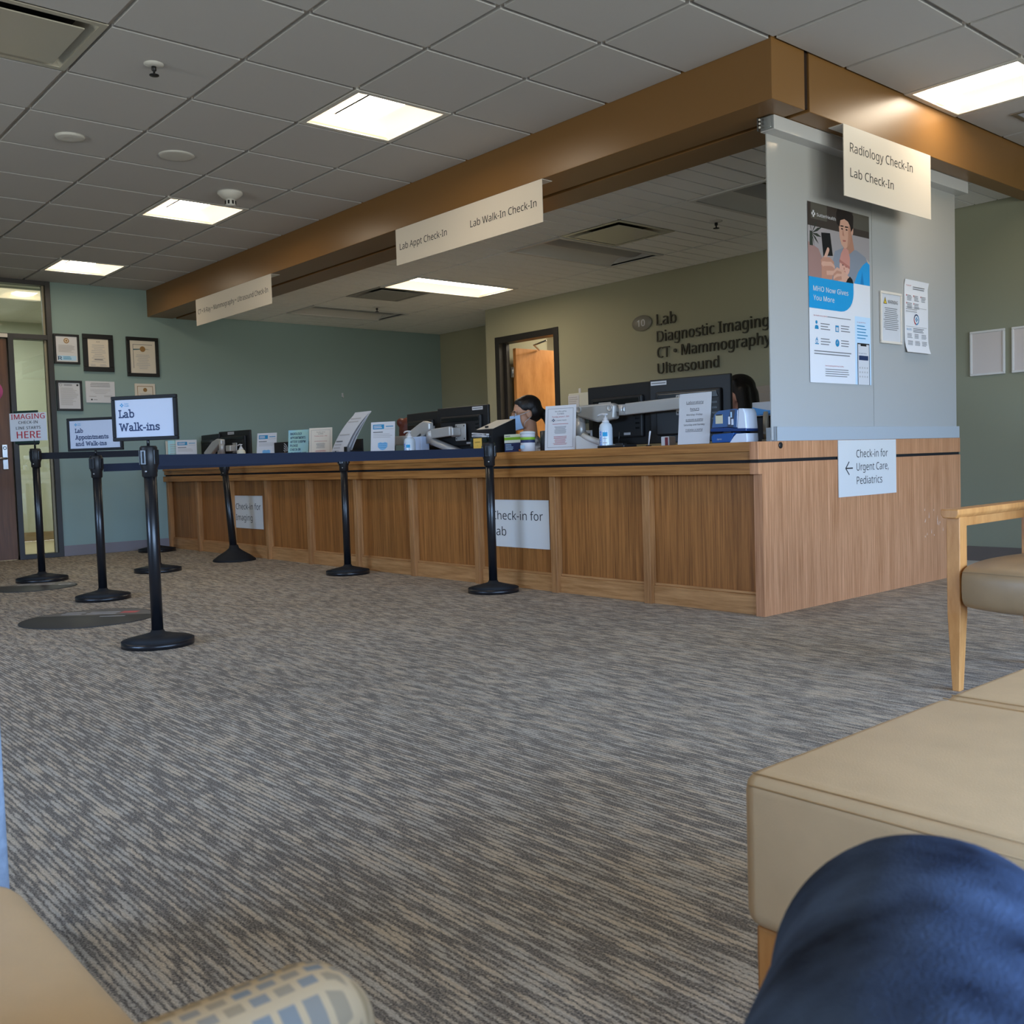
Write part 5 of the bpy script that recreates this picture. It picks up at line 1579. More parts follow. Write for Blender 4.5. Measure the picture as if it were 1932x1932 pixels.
# angled white sign holder back, mouse, pen pad
t = thing('phone_cradle', 'white desk telephone behind the closed notice and sanitizer', 'telephone', (-1.36, 0.25, ZT), 0.2)
q = MB(); q.prism([(-.11, 0), (.10, 0), (.10, .02), (-.09, .085), (-.11, .085)], -.07, .07, mat('pale_plastic', (206, 206, 204), 0.35), bev=.005); q.build('base', t)
q = MB(); q.tube([(-.06, -.06, .085), (.0, -.075, .060), (.07, -.06, .03)], .016, mat('pale_plastic', (206, 206, 204), 0.35), 12); q.build('handset', t)
t = thing('signature_pad', 'black signature pad lying beside the sanitizer bottle', 'signature pad', (-1.06, 0.10, ZT), 0.0)
q = MB(); q.box(-.105, .105, -.05, .06, 0, .016, M_BLK, .005); q.box(-.03, .03, .02, .06, .014, .026, M_BLK, .004); q.build('pad', t)
q = MB(); q.tube([(-.01, .03, .02), (.0, .03, .09)], .003, M_BLK, 8); q.build('stylus_rest', t)
q = MB(); q.tube([(0, 0, .006), (.012, 0, .075), (.015, 0, .085)], .004, M_WHITE, 10, radii=[.003, .005, .004]); q.box(-.012, .012, -.012, .012, 0, .008, M_BLK, .002)
tag(q.build('desk_pen', None, (-0.815, 0.10, ZT)), 'white pen standing upright under the large monitors', 'pen')
q = MB(); q.box(-.03, .03, -.03, .03, 0, .055, M_WHITE, .004); q.box(.0, .022, -.031, -.029, .004, .05, mat('dark_red_print', (120, 40, 48), 0.5))
tag(q.build('staple_box', None, (-0.84, 0.30, ZT)), 'small white and red box under the large monitors', 'box')

# label printer
t = thing('label_printer', 'blue and white desktop label printer at the desk corner', 'label printer', (-0.258, 0.12, ZT), 0); t.scale = (0.86, 0.55, 1.0)
BLU = mat('printer_blue', (38, 84, 150), 0.3, 0.5)
WHP = mat('printer_white', (214, 222, 236), 0.35, 0.5)
q = MB(); q.prism([(-.128, .004), (.006, .004), (.040, .052), (-.120, .048), (-.132, .036)], -.06, .12, BLU, bev=.005); q.prism([(.0, .0), (.125, .0), (.128, .012), (.126, .046), (.050, .046), (.030, .030)], -.058, .12, WHP, bev=.004)
q.text('dymo', -.088, .018, .008, M_WHITE, y=-.0612, width=.034); q.build('base', t)
q = MB(); q.prism([(-.136, .062), (.125, .056), (.126, .072), (.04, .074), (-.01, .080), (-.134, .080)], -.062, .122, mat('printer_navy', (28, 58, 112), 0.3, 0.5), bev=.004); q.build('middle_shell', t)
q = MB(); q.prism([(.060, .070), (.126, .066), (.118, .150), (.104, .172), (.070, .174)], -.060, .122, WHP, bev=.006); q.build('side_cover', t)
q = MB(); q.prism([(-.130, .082), (-.005, .082), (.06, .074), (.068, .170), (.04, .174), (-.080, .168), (-.112, .150)], -.056, .118, mat('smoky_blue', (74, 104, 150), 0.12, 0.6), bev=.006); q.build('smoked_cover', t)
q = MB(); q.rect(-.098, -.044, .102, .148, -.0575, mat('label_cream', (206, 200, 172), 0.6)); q.rect(-.094, -.048, .144, .150, -.0580, M_INK)
q.poly([(-.012, .084), (.03, .080), (.046, .168), (.012, .170)], -.0575, mat('printer_inside', (60, 66, 82), 0.5)); q.rect(-.004, .010, .095, .135, -.0582, WHP); q.rect(.018, .034, .092, .122, -.0582, WHP); q.rect(.012, .024, .130, .158, -.0582, M_SKYI); q.build('label_window', t)
# tissue carton, round mirror-like fan, behind the screen edge
t = thing('tissue_carton', 'white and blue wave carton above the label printer by the screen', 'box', (-0.275, 0.47, 1.006), 0)
q = MB(); q.box(-.075, .12, -.05, .06, 0, .075, M_WHITE, .002); WB = mat('wave_blue', (84, 158, 222), 0.5)
q.poly([(-.075, .05), (-.075, .004), (.12, .004), (.12, .052), (.06, .026), (.02, .030)], -.0508, WB); q.poly([(-.075, .004), (.12, .004), (.12, .024), (.03, .012)], -.0512, mat('wave_dark', (50, 116, 186), 0.5)); q.build('carton', t)
t = thing('printer_stand', 'black cabinet-like printer under the blue wave carton', 'printer', (-0.275, 0.50, 0.73), 0)
q = MB(); q.box(-.11, .14, -.06, .14, 0, .276, mat('charcoal_plastic', (48, 45, 44), 0.4), .01); q.build('body', t)
t = thing('desk_fan', 'small round white rimmed fan at the screen bracket', 'fan', (-0.180, 0.30, ZT), 0.55)
q = MB(); q.lathe([(.066, -.012), (.074, -.010), (.074, .010), (.066, .012)], mat('rim_white', (214, 208, 194), 0.3), 36, M=Matrix.Translation((0, 0, .085)) @ Matrix.Rotation(PI / 2, 4, 'Y')); q.build('rim', t)
q = MB(); q.lathe([(.01, -.006), (.064, -.006), (.064, .006), (.01, .008)], M_BLKM, 32, M=Matrix.Translation((0, 0, .085)) @ Matrix.Rotation(PI / 2, 4, 'Y')); q.build('grille', t)
q = MB(); q.box(-.02, .02, -.05, .05, 0, .014, mat('rim_white', (214, 208, 194), 0.3), .004); q.build('base', t)
# wall file holder and white shelf by the back wall
t = thing('wall_file_holder', 'clear wall file holder with white papers on the olive wall', 'file holder', (-4.16, YN, 1.17), 0)
q = MB(); q.box(-.12, .18, -.06, 0, 0, .29, mat('paper_stack', (206, 206, 194), 0.6), .004); q.box(-.12, .03, -.064, -.058, .10, .27, M_WHITE); q.lines(-.11, .02, .12, .26, 7, M_LGREY, -.0645, .4, .3); q.build('papers', t)
q = MB(); q.box(-.125, .185, -.075, -.070, -.01, .14, M_CLEAR); q.box(-.125, .185, -.075, 0, -.012, -.006, M_CLEAR); q.box(-.03, .0, -.006, 0, .29, .34, M_WHITE, .004); q.build('holder', t)
t = thing('card_reader', 'small white framed green screen device behind the closed notice', 'device', (-1.70, 0.52, 0.73), 0)
q = MB(); q.box(-.06, .06, -.03, .03, .0, .26, M_WHITE, .006); q.box(-.045, .045, -.032, -.029, .20, .24, mat('dark_green_screen', (40, 62, 52), 0.3)); q.build('body', t)
t = thing('back_cabinet', 'beige low cabinet against the olive wall beside the screen', 'cabinet', (-1.75, 2.70, 0), 0)
q = MB(); q.box(-.30, 1.2, -.20, .20, 0, 1.335, mat('beige_laminate', (176, 160, 142), 0.5), .004); q.build('body', t)
q = MB(); q.box(-.26, .42, -.212, -.198, .05, 1.28, mat('beige_laminate', (176, 160, 142), 0.5), .004); q.build('door', t)
q = MB(); q.box(.46, 1.16, -.212, -.198, .05, 1.28, mat('beige_laminate', (176, 160, 142), 0.5), .004); q.build('door', t)

# monitors on arms
def monitor(label, x0, y0, x1, y1, z0, z1, sticker=None):
    w_ = math.hypot(x1 - x0, y1 - y0)
    a = math.atan2(y1 - y0, x1 - x0)
    t = thing('computer_monitor', label, 'monitor', (x0, y0, z0), a, 'monitors behind the desk')
    h_ = z1 - z0
    q = MB(); q.box(0, w_, 0, .022, 0, h_, M_MON, .006)
    q.prism([(w_ * .10, h_ * .12), (w_ * .90, h_ * .12), (w_ * .90, h_ * .80), (w_ * .10, h_ * .80)], -.026, .001, M_MON, bev=.010)
    q.prism([(w_ * .12, h_ * .66), (w_ * .88, h_ * .66), (w_ * .86, h_ * .76), (w_ * .14, h_ * .76)], -.030, -.02, M_MON2, bev=.003)
    q.box(w_ * .34, w_ * .56, -.0285, -.02, h_ * .60, h_ * .65, M_BLK)
    for k_ in range(5):
        q.box(w_ * .80, w_ * .86, -.0275, -.02, h_ * (.25 + .08 * k_), h_ * (.28 + .08 * k_), M_MON2)
    q.build('housing', t)
    q = MB(); q.box(.012, w_ - .012, .022, .0235, .016, h_ - .012, mat('screen_glass', (10, 12, 16), 0.12, 0.5, emit=0.25, ecol=(190, 205, 225))); q.build('screen', t)
    if sticker is not None:
        q = MB(); q.box(w_ * sticker, w_ * (sticker + .20), -.0012, 0, h_ - .034, h_ - .010, M_WHITE); q.lines(w_ * (sticker + .01), w_ * (sticker + .19), h_ - .030, h_ - .014, 1, M_GREY, -.0015, .4, 0); q.build('asset_sticker', t)
    q = MB(); q.box(w_ * .62, w_ * .72, -.0275, -.0255, h_ * .16, h_ * .20, M_LGREY); q.build('rating_label', t)
    return t
monitor('left monitor of the large pair by the Laboratory hours notice', -1.695, 0.520, -1.140, 0.505, 0.885, 1.265)
monitor('right monitor of the large pair, partly behind the Laboratory hours notice', -1.135, 0.485, -0.600, 0.572, 0.885, 1.268, 0.02)
monitor('left angled monitor of the middle pair behind the suggestion box', -3.750, 0.520, -3.240, 0.450, 0.905, 1.210)
monitor('right monitor of the middle pair, white sticker on its top edge', -3.215, 0.430, -2.655, 0.470, 0.890, 1.222, 0.70)
monitor('left monitor of the far pair above the soap pump', -7.340, 0.345, -6.830, 0.310, 0.93, 1.185)
monitor('right monitor of the far pair above the soap pump', -6.870, 0.330, -6.300, 0.398, 0.94, 1.203, 0.30)

def vesa(q, x, y, z, s=.055):
    q.box(x - s, x + s, y - .008, y, z - s, z + s, M_SIL, .010)
    for a in (-1, 1):
        for b in (-1, 1):
            q.lathe([(.002, 0), (.005, 0), (.005, .002)], M_BLK, 10, M=Matrix.Translation((x + a * s * .75, y - .008, z + b * s * .75)) @ Matrix.Rotation(PI / 2, 4, 'X'))
# large pair
t = thing('monitor_arm', 'silver arm carrying the large pair of monitors', 'monitor arm', (-1.62, 0.50, 0.73), 0)
q = MB(); q.box(.055, .135, -.07, .06, 0, .02, M_SIL, .006); q.tube([(.10, -.05, .02), (.10, -.05, .08), (-.02, -.09, .24)], .026, M_SIL, 16); q.tube([(-.03, -.10, .19), (-.03, -.10, .335)], .034, M_SIL, 20); q.tube([(-.03, -.10, .30), (.0, -.10, .385)], .030, M_SIL, 16); q.build('lower_arm', t)
q = MB(); q.prism([(-.02, .345), (.16, .30), (.30, .315), (.31, .40), (.27, .415), (.0, .415), (-.03, .385)], -.14, -.085, M_SIL, bev=.012)
for x_, z_ in ((.0, .388), (.27, .383)):
    q.lathe([(.006, 0), (.022, 0), (.022, .005), (.016, .006), (.014, .003), (.003, .003)], M_SIL, 20, M=Matrix.Translation((x_, -.140, z_)) @ Matrix.Rotation(PI / 2, 4, 'X'))
q.build('upper_arm', t)
q = MB(); q.lathe([(.01, .335), (.034, .335), (.034, .40), (.01, .40)], M_SIL, 20, c=(.345, -.095)); q.box(.30, .375, -.125, -.11, .355, .385, M_STEEL, .004); q.build('joint', t)
q = MB(); q.prism([(.37, .335), (.80, .345), (.80, .415), (.37, .405)], -.115, -.080, M_SIL, bev=.006); q.build('crossbar', t)
q = MB(); vesa(q, .11, -.010, .375); q.box(.09, .13, -.09, -.012, .36, .39, M_SIL, .004); q.build('mount_plate', t)
q = MB(); vesa(q, .75, -.012, .375, .06); q.box(.73, .77, -.09, -.018, .36, .39, M_SIL, .004); q.build('mount_plate', t)
# middle pair
t = thing('monitor_arm', 'silver arm carrying the middle pair of monitors', 'monitor arm', (-3.20, 0.43, 0.73), 0)
q = MB(); q.box(.22, .32, -.02, .10, 0, .02, M_SIL, .006); q.tube([(.27, .03, .02), (.27, .0, .15), (.03, -.09, .245)], .030, M_SIL, 16); q.tube([(.02, -.095, .23), (.02, -.095, .36)], .034, M_SIL, 20); q.build('lower_arm', t)
q = MB(); q.prism([(-.26, .235), (-.20, .215), (.0, .30), (.055, .33), (.055, .385), (-.02, .40), (-.07, .385), (-.26, .31)], -.135, -.09, M_SIL, bev=.010); q.tube([(-.18, -.138, .245), (-.05, -.138, .30)], .008, M_BLK, 8); q.build('upper_arm', t)
q = MB(); q.prism([(-.56, .235), (-.24, .225), (-.24, .30), (-.56, .30)], -.115, -.08, M_SIL, bev=.006); q.build('crossbar', t); q = MB(); q.prism([(.05, .265), (.28, .275), (.28, .345), (.05, .335)], -.115, -.08, M_SIL, bev=.006); q.build('crossbar', t)
q = MB(); vesa(q, .30, -.022, .30, .062); q.lathe([(.01, 0), (.032, 0), (.032, .05), (.01, .055)], M_SIL, 20, M=Matrix.Translation((.27, -.03, .30)) @ Matrix.Rotation(PI / 2, 4, 'X')); q.box(.25, .31, -.11, -.03, .275, .335, M_SIL, .006); q.build('mount_plate', t)
q = MB(); vesa(q, -.24, -.018, .275, .055); q.box(-.28, -.20, -.09, -.022, .25, .30, M_SIL, .004); q.build('mount_plate', t)
# far pair
t = thing('monitor_arm', 'silver arm carrying the far pair of monitors', 'monitor arm', (-6.75, 0.28, ZT), 0)
q = MB(); q.box(-.06, .06, -.06, .05, 0, .015, M_SIL, .005); q.tube([(0, 0, .015), (0, 0, .15)], .026, M_SIL, 16); q.build('lower_arm', t)
q = MB(); q.prism([(-.26, .075), (-.20, .06), (.10, .20), (.16, .20), (.16, .255), (.06, .265), (-.05, .24), (-.26, .135)], -.06, -.01, M_SIL, bev=.010); q.tube([(.13, -.035, .10), (.13, -.035, .24)], .030, M_SIL, 16); q.build('upper_arm', t)
q = MB(); q.prism([(-.42, .05), (-.22, .055), (-.22, .115), (-.42, .11)], -.05, -.01, M_SIL, bev=.005); q.build('crossbar', t)
q = MB(); vesa(q, .26, .045, .165, .05); q.box(.20, .30, -.03, .038, .13, .19, M_SIL, .006); q.build('mount_plate', t)

# ================================================================== PEOPLE
def seated(label, x, y, rz, head_z, hair, skin, top, lean=0.12, hairstyle='bun', mask=False, headturn=0.0, headpitch=0.0, s=1.0):
    """seated clerk; local -y is the way the person faces"""
    t = thing('person', label, 'person', (x, y, 0), rz)
    hz = head_z                      # head centre height
    sh = hz - 0.30                   # shoulder line
    hip = Vector((0, 0.02, 0.52))
    nk = Vector((0, -lean * .9, sh + .085))
    ch = Vector((0, -lean * .6, sh - .10))
    hc = Vector((0, -lean - .03, hz))
    B = [('cap', hip, ch, .135, .135), ('cap', ch + Vector((-.10, 0, .04)), ch + Vector((.10, 0, .04)), .095, .095),
         ('cap', ch + Vector((0, 0, .10)), nk, .075, .055), ('cap', nk, hc + Vector((0, .025, -.06)), .050, .052)]
    arms, legs = [], []
    for sg in (-1, 1):
        shd = Vector((sg * .175, -lean * .7, sh - .015))
        el = Vector((sg * .215, -lean - .08, sh - .27))
        wr = Vector((sg * .13, -lean - .30, 0.775))
        arms += [('cap', shd, el, .052, .042), ('cap', el, wr, .042, .028)]
        B += arms[-2:]
        B += [('ell', wr + Vector((0, -.05, .002)), (.036, .052, .016))]
        for f_ in range(4):
            a = wr + Vector(((f_ - 1.5) * .017, -.085, .002)); b = a + Vector(((f_ - 1.5) * .004, -.040 - (.008 if f_ in (1, 2) else 0), .006)); c_ = b + Vector((0, -.022, -.010))
            B += [('cap', a, b, .0085, .008), ('cap', b, c_, .008, .007)]
        B += [('cap', wr + Vector((-sg * .030, -.03, 0)), wr + Vector((-sg * .055, -.065, -.002)), .010, .008)]
        hp = Vector((sg * .09, .0, .50)); kn = Vector((sg * .11, -.40, .49)); an = Vector((sg * .11, -.36, .09)); toe = Vector((sg * .12, -.50, .04))
        legs += [('cap', hp, kn, .085, .062), ('cap', kn, an, .058, .040), ('cap', an + Vector((0, .03, -.045)), toe, .042, .035)]
    B += legs
    R = Matrix.Rotation(headturn, 4, 'Z') @ Matrix.Rotation(headpitch, 4, 'X')
    def hp_(v):
        return hc + R @ Vector(v)
    R4 = R
    B += [('ell', hc + R @ Vector((0, .012, .030)), (.076, .096, .088), R4), ('ell', hc + R @ Vector((0, -.025, -.035)), (.058, .066, .078), R4),
          ('cap', hp_((0, -.062, -.090)), hp_((0, -.066, -.092)), .024, .022), ('cap', hp_((0, -.090, .022)), hp_((0, -.108, -.024)), .010, .015),
          ('ell', hp_((-.078, .012, -.008)), (.012, .022, .032), R4), ('ell', hp_((.078, .012, -.008)), (.012, .022, .032), R4),
          ('ell', hp_((0, -.084, -.058)), (.026, .010, .006), R4), ('ell', hp_((0, -.084, -.069)), (.022, .010, .006), R4),
          ('cap', hp_((-.045, -.074, .032)), hp_((.045, -.074, .032)), .012, .012)]
    blob(B, skin, 'body', t, voxel=.0065, smooth=3)
    # eyes
    q = MB()
    for sg in (-1, 1):
        q.ball((sg * .032, -.079, .010), (.013, .010, .008), M_WHITE, n=12, k=8); q.ball((sg * .032, -.087, .010), (.006, .004, .006), M_BLK, n=10, k=6)
        q.tube([(sg * .016, -.090, .027), (sg * .034, -.090, .031), (sg * .050, -.080, .026)], .0035, hair, 8)
    eo = q.build('eyes', t); eo.matrix_local = Matrix.Translation(hc) @ R
    # clothing
    Cl = [(p[0], p[1], p[2], p[3] + .012, p[4] + .012) for p in B[:3]] + [(p[0], p[1], p[2], p[3] + .011, p[4] + .010) for p in arms]
    sh_ = blob(Cl, top, 'blouse', t, voxel=.009, smooth=3)
    Tr = [('cap', hip + Vector((-.06, 0, -.02)), hip + Vector((.06, 0, -.02)), .14, .14)] + [(p[0], p[1], p[2], p[3] + .010, p[4] + .012) for k_, p in enumerate(legs) if k_ % 3 != 2]
    blob(Tr, mat('dark_trousers', (40, 42, 52), 0.8), 'trousers', t, voxel=.010, smooth=2)
    Sh = [(p[0], p[1], p[2], p[3] + .006, p[4] + .006) for k_, p in enumerate(legs) if k_ % 3 == 2]
    blob(Sh, M_BLKM, 'shoes', t, voxel=.008, smooth=2)
    # hair
    Hh = [('ell', hp_((0, .030, .050)), (.088, .100, .086), R4), ('ell', hp_((0, .055, .010)), (.084, .078, .085), R4), ('ell', hp_((0, -.022, .094)), (.062, .046, .028), R4)]
    if hairstyle == 'pony':
        Hh += [('cap', hp_((0, .11, -.015)), hp_((0, .15, -.035)), .040, .034), ('cap', hp_((0, .15, -.035)), hp_((0.01, .165, -.16)), .038, .024)]
    elif hairstyle == 'bun':
        Hh += [('ell', hp_((0, .11, .085)), (.045, .042, .042), R4), ('cap', hp_((0, .08, -.03)), hp_((0, .07, -.075)), .055, .030)]
    else:
        Hh += [('cap', hp_((-.075, .02, .03)), hp_((-.095, .035, -.20)), .045, .050), ('cap', hp_((.072, .050, .03)), hp_((.092, .065, -.20)), .040, .048),
               ('cap', hp_((0, .07, 0)), hp_((0, .085, -.22)), .075, .080), ('cap', hp_((-.06, -.03, .07)), hp_((-.085, -.02, -.05)), .030, .026), ('cap', hp_((.06, .0, .08)), hp_((.082, .03, -.02)), .026, .026)]
    ho = blob(Hh, hair, 'hair', t, voxel=.007, smooth=4)
    if mask:
        q = MB()
        v, fc = [], []
        n, m_ = 12, 8
        for j in range(m_ + 1):
            b = j / m_
            zz = .004 - .112 * b
            for i_ in range(n + 1):
                a = -1.15 + 2.30 * i_ / n
                bul = .020 * math.sin(PI * min(1, b * .9 + .1)) + .012
                rx = .070 - .010 * b; ry = .092 + bul - .018 * b
                v.append((rx * math.sin(a) * 1.04, -.010 - ry * math.cos(a), zz - .012 * abs(math.sin(a)) * (0.5 - b)))
        W2 = n + 1
        for j in range(m_):
            for i_ in range(n):
                fc.append((j * W2 + i_, j * W2 + i_ + 1, (j + 1) * W2 + i_ + 1, (j + 1) * W2 + i_))
        q.add(v, fc, M_MASK, True)
        for j in (2, 4, 6):
            zz = .004 - .112 * j / m_
            q.tube([Vector(v[j * W2 + i_]) + Vector((0, -.001, 0)) for i_ in range(1, n)], .0012, M_MASK, 6)
        mo = q.build('face_mask', t); mo.matrix_local = Matrix.Translation(hc) @ R
        q = MB()
        for sg in (-1, 1):
            e = n if sg > 0 else 0
            q.tube([Vector(v[e]) , (sg * .082, -.03, .002), (sg * .088, .018, .012)], .0022, M_WHITE, 6)
            q.tube([Vector(v[m_ * W2 + e]), (sg * .080, -.03, -.060), (sg * .088, .020, -.030)], .0022, M_WHITE, 6)
        so = q.build('mask_strap', t); so.matrix_local = Matrix.Translation(hc) @ R
        q = MB()
        for sg in (-1, 1):
            pts = [(sg * .034 + .025 * math.cos(2 * PI * k_ / 16), -.106 + .012 * abs(sg * .034 + .025 * math.cos(2 * PI * k_ / 16)) / .06, .008 + .020 * math.sin(2 * PI * k_ / 16)) for k_ in range(17)]
            q.tube(pts, .0018, M_GOLD, 6)
            q.tube([(sg * .059, -.096, .012), (sg * .080, -.04, .012), (sg * .085, .012, .010)], .0018, M_GOLD, 6)
        q.tube([(-.010, -.108, .012), (.010, -.108, .012)], .0018, M_GOLD, 6)
        go = q.build('glasses', t); go.matrix_local = Matrix.Translation(hc) @ R
    return t
M_PRINT = mat('black_white_print_cloth', (208, 206, 206), 0.8, c2=(40, 40, 44), vscale=22)
seated('person with black ponytail, glasses and blue face mask before the birch door', -2.515, 0.93, math.radians(-32), 1.152, M_HAIRB, M_SKIN, M_PRINT, hairstyle='pony', mask=True, headpitch=0.16, lean=0.14)
seated('person with long dark hair sitting behind the large monitors', -0.79, 1.05, math.radians(-52), 1.165, M_HAIRB, M_SKIN2, mat('navy_cloth', (40, 48, 78), 0.8), hairstyle='long', lean=0.08)
seated('person with auburn hair seated behind the white mask notice', -4.64, 1.10, math.radians(150), 1.105, M_HAIRR, M_SKIN2, mat('light_blue_cloth', (150, 176, 208), 0.8), hairstyle='bun', lean=0.06)

# the seated person taking the view: jeans only
t = thing('person', 'seated person whose raised knee in dark blue jeans fills the lower right corner', 'person', (2.95, -4.30, 0), 0)
ox, oy = 2.95, -4.30
KN = Vector((2.632 - ox, -3.612 - oy, 0.520))
L = [('cap', (0.16, -0.02, .545), KN + Vector((.06, -.13, .005)), .105, .088), ('cap', KN + Vector((.06, -.13, .005)), KN, .088, .084),
     ('ell', KN + Vector((-.012, .012, .0)), (.083, .086, .082)), ('ell', KN + Vector((-.035, -.012, -.10)), (.096, .090, .09)), ('ell', KN + Vector((-.062, -.022, -.16)), (.106, .100, .11)),
     ('cap', KN + Vector((-.004, .004, -.03)), (KN.x - .055, KN.y - .02, .30), .090, .090), ('cap', (KN.x - .055, KN.y - .02, .30), (KN.x - .03, KN.y + .06, .09), .070, .060)]
L += [('cap', (-.06 + .18, -0.06, .545), (.42, .55, .545), .105, .080), ('cap', (.42, .55, .545), (.42, .58, .09), .076, .058), ('cap', (.02, -.08, .56), (.26, -.08, .56), .135, .135), ('cap', (.14, -.10, .60), (.14, -.16, .72), .14, .15)]
blob(L, M_DENIM, 'body', t, voxel=.008, smooth=6)
sh = [('cap', (KN.x - .03, KN.y + .03, .06), (KN.x - .05, KN.y + .21, .045), .046, .040), ('cap', (.42, .56, .06), (.43, .74, .045), .046, .040)]
blob(sh, M_BLKM, 'shoes', t, voxel=.008, smooth=3)

# ================================================================== WAITING SEATS
# two-seat bench
t = thing('waiting_bench', 'beige vinyl two-seat bench on maple legs at lower right', 'bench', (2.19, -3.185, 0), 0)
def cushion(mb, x0, x1, y0, y1, z0, z1, m, r=.022):
    mb.box(x0, x1, y0, y1, z0, z1, m, r, 4, smooth=True)
q = MB(); cushion(q, 0, .62, 0, .475, .270, .450, M_VINYL); c1 = q.build('seat_cushion', t)
q = MB()
q.tube([(.012, .0015, .4360), (.608, .0015, .4360)], .0010, M_STITCH, 6); q.build('stitching', c1)
q = MB(); q.tube([(.012, .0100, .4480), (.608, .0100, .4480)], .0009, M_STITCH, 6); q.build('stitching', c1)
q = MB(); q.tube([(.012, .466, .4492), (.608, .466, .4492)], .0009, M_STITCH, 6); q.build('stitching', c1)
q = MB(); cushion(q, 0, .62, .482, 1.02, .270, .450, M_VINYL); c2 = q.build('seat_cushion', t)
q = MB(); q.tube([(.012, .492, .4492), (.608, .492, .4492)], .0009, M_STITCH, 6); q.build('stitching', c2)
q = MB(); q.box(.03, .59, .03, .99, .225, .270, W_CH, .004); q.build('seat_rail', t)
for x_, y_ in ((.012, .012), (.548, .012), (.012, .95), (.548, .95)):
    q = MB(); q.box(x_, x_ + .060, y_, y_ + .060, 0, .272, W_CH, .004); q.build('leg', t)

# maple arm chair
def arm_chair(name, label, loc, rz, vin):
    t = thing(name, label, 'chair', loc, rz)
    W2, D2 = .58, .58
    def leg(x0, x1, y0, y1, zt, fx, fy):
        q = MB()
        ins = .010
        v = [(x0 + ins * fx[0], y0 + ins * fy[0], 0), (x1 - ins * fx[1], y0 + ins * fy[0], 0), (x1 - ins * fx[1], y1 - ins * fy[1], 0), (x0 + ins * fx[0], y1 - ins * fy[1], 0),
             (x0, y0, .26), (x1, y0, .26), (x1, y1, .26), (x0, y1, .26), (x0, y0, zt), (x1, y0, zt), (x1, y1, zt), (x0, y1, zt)]
        f_ = [(3, 2, 1, 0)] + [(i_, (i_ + 1) % 4, 4 + (i_ + 1) % 4, 4 + i_) for i_ in range(4)] + [(4 + i_, 4 + (i_ + 1) % 4, 8 + (i_ + 1) % 4, 8 + i_) for i_ in range(4)] + [(8, 9, 10, 11)]
        bm = bmesh.new(); bv = [bm.verts.new(p_) for p_ in v]
        for a in f_:
            bm.faces.new([bv[k_] for k_ in a])
        bmesh.ops.recalc_face_normals(bm, faces=bm.faces)
        bmesh.ops.bevel(bm, geom=[e for e in bm.edges], offset=.002, segments=1, affect='EDGES', clamp_overlap=True)
        q.addbm(bm, W_CH); q.build('leg', t)
    leg(-.024, .020, -.022, .030, .578, (1, 1), (1, 1)); leg(W2 - .020, W2 + .024, -.022, .030, .578, (1, 1), (1, 1))
    leg(-.020, .020, D2 - .025, D2 + .025, .572, (1, 1), (1, 1)); leg(W2 - .020, W2 + .020, D2 - .025, D2 + .025, .572, (1, 1), (1, 1))
    for x_ in (-.032, W2 - .026):
        q = MB(); q.prism([(x_, .586), (x_ + .008, .575), (x_ + .050, .575), (x_ + .058, .586), (x_ + .058, .604), (x_, .604)], -.045, D2 + .03, W_CH, bev=.003); q.build('armrest', t)
        q = MB(); q.box(x_ + .016, x_ + .042, .02, D2 - .02, .545, .576, W_CH, .002); q.build('side_rail', t)
    q = MB(); q.box(.04, W2 - .04, .26, .30, .25, .285, W_CH, .003); q.box(.04, W2 - .04, D2 - .06, D2 - .02, .24, .28, W_CH, .003); q.build('seat_rail', t)
    # domed seat with a deep rounded front
    q = MB(); bm = bmesh.new()
    N = 20
    prof = [(-.045, .34), (-.045, .385), (-.032, .412), (0.0, .424), (.12, .436), (.34, .432), (.54, .424), (.565, .40), (.565, .33), (.54, .30), (.20, .285), (.04, .270), (-.02, .276), (-.040, .300)]
    v, fc = [], []
    xs_ = [.026, .032, .050, .12, .29, .46, .53, .548, .554]
    for i_, x_ in enumerate(xs_):
        k_ = abs(x_ - .29) / .264
        sq = 1 - .10 * k_ ** 6
        bow = -.050 * (1 - k_ ** 2)
        for (y_, z_) in prof:
            fr_ = max(0, 1 - (y_ + .045) / .25)
            cz = .355
            v.append((x_, .25 + (y_ - .25) * (1 - .03 * k_ ** 8) + bow * fr_, cz + (z_ - cz) * sq))
    n = len(prof)
    for i_ in range(len(xs_) - 1):
        for j in range(n):
            j2 = (j + 1) % n
            fc.append((i_ * n + j, i_ * n + j2, (i_ + 1) * n + j2, (i_ + 1) * n + j))
    fc.append(tuple(range(n))); fc.append(tuple(reversed(range((len(xs_) - 1) * n, len(xs_) * n))))
    q.add(v, fc, vin, True)
    so = q.build('seat_cushion', t)
    bm.from_mesh(so.data); bmesh.ops.recalc_face_normals(bm, faces=bm.faces); bm.to_mesh(so.data); bm.free()
    sd = so.modifiers.new('s', 'SUBSURF'); sd.levels = 2; sd.render_levels = 2
    q = MB(); pts = []
    for x_ in [.034 + .512 * i_ / 16 for i_ in range(17)]:
        k_ = abs(x_ - .29) / .264
        pts.append((x_, -.040 - .050 * (1 - k_ ** 2) + .004, .4045 - .006 * k_ ** 6))
    q.tube(pts, .0012, mat('brown_thread', (150, 124, 92), 0.7), 6); q.build('stitching', so)
    q = MB(); q.box(.03, W2 - .03, D2 - .09, D2 - .02, .47, .92, vin, .03, 4, smooth=True); q.build('backrest', t)
    return t
arm_chair('arm_chair', 'maple arm chair with taupe vinyl seat at the right edge', (1.360, -0.868, 0), 0, M_VINYL2)

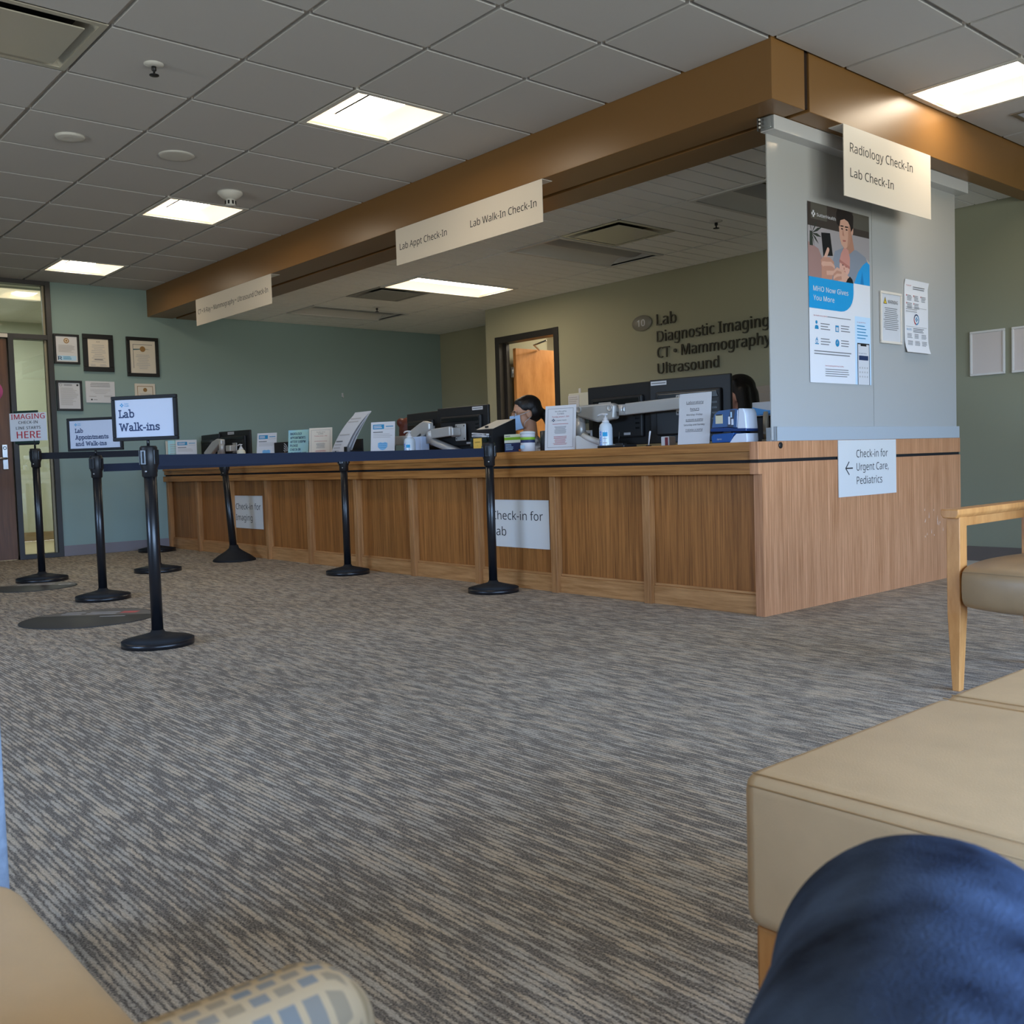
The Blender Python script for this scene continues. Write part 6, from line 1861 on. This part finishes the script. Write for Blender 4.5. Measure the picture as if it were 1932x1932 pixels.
# row of beam seats beside the camera
M_PLAID = None
def plaid():
    m = bpy.data.materials.new('blue_check_fabric')
    m.use_nodes = True
    nt = m.node_tree; N, Lk = nt.nodes.new, nt.links.new
    b = nt.nodes['Principled BSDF']; b.inputs['Roughness'].default_value = 0.9; b.inputs['Specular IOR Level'].default_value = 0.1
    tc = N('ShaderNodeTexCoord'); mp = N('ShaderNodeMapping'); mp.inputs['Scale'].default_value = (1, 1, 1); Lk(tc.outputs['Object'], mp.inputs[0])
    br = N('ShaderNodeTexBrick'); br.offset = 0.35; br.inputs['Scale'].default_value = 1.0; br.inputs['Brick Width'].default_value = 0.0125; br.inputs['Row Height'].default_value = 0.0095
    br.inputs['Mortar Size'].default_value = 0.0022; br.inputs['Mortar Smooth'].default_value = 0.3; br.inputs['Bias'].default_value = 0.0
    br.inputs['Color1'].default_value = lin((128, 132, 130)); br.inputs['Color2'].default_value = lin((168, 144, 106)); br.inputs['Mortar'].default_value = lin((194, 168, 130))
    sx = N('ShaderNodeSeparateXYZ'); cx = N('ShaderNodeCombineXYZ'); ad = N('ShaderNodeMath'); ad.operation = 'ADD'
    Lk(mp.outputs[0], sx.inputs[0]); Lk(sx.outputs[0], ad.inputs[0]); Lk(sx.outputs[2], ad.inputs[1]); Lk(sx.outputs[1], cx.inputs[0]); Lk(ad.outputs[0], cx.inputs[1])
    Lk(cx.outputs[0], br.inputs['Vector']); Lk(br.outputs['Color'], b.inputs['Base Color'])
    return m
M_PLAID = plaid()
def lounge(label, x, y, m, arm=True):
    t = thing('waiting_chair', label, 'chair', (x, y, 0), 0)
    q = MB(); q.box(0, .50, -.52, 0, .31, .450, m, .035, 5, smooth=True); q.build('seat_cushion', t)
    q = MB(); q.box(.0, .50, -.60, -.50, .42, .88, m, .035, 5, smooth=True); q.build('backrest', t)
    q = MB(); q.box(.02, .48, -.50, -.03, .26, .31, W_CH, .004); q.build('seat_rail', t)
    for x_, y_ in ((.03, -.08), (.42, -.08), (.03, -.50), (.42, -.50)):
        q = MB(); q.box(x_, x_ + .05, y_, y_ + .05, 0, .27, W_CH, .004); q.build('leg', t)
    if arm:
        q = MB(); q.box(.515, .583, -.50, .028, .49, .560, M_PLAID, .030, 6, smooth=True); ao = q.build('armrest', t); ao['label'] = 'blue checked fabric armrest'
        q = MB(); q.box(.525, .573, -.05, .0, .0, .50, W_CH, .004); q.box(.525, .573, -.47, -.42, .0, .50, W_CH, .004); q.build('arm_post', t)
    return t
lounge('beige vinyl chair with checked fabric armrest at the lower left corner', 1.885, -3.858, M_VINYL)
t = lounge('beige vinyl chair under the seated person in jeans', 2.62, -3.99, M_VINYL, False)
t = thing('blue_armchair', 'light blue upholstered chair just showing at the left edge', 'chair', (1.532, -3.782, 0), 0)
M_BLUEF = mat('light_blue_fabric', (134, 146, 160), 0.85, 0.15, var=0.12, vscale=90, bump=0.3, bscale=400)
q = MB(); q.box(-.12, 0, -.60, 0, .02, .66, M_BLUEF, .012, 3); q.build('arm_panel', t)
q = MB(); q.box(-.62, -.50, -.60, 0, .02, .66, M_BLUEF, .012, 3); q.build('arm_panel', t)
q = MB(); q.box(-.50, -.12, -.55, 0, .10, .45, M_BLUEF, .03, 4, smooth=True); q.build('seat_cushion', t)
q = MB(); q.box(-.62, 0, -.72, -.58, .02, .90, M_BLUEF, .02, 3); q.build('backrest', t)
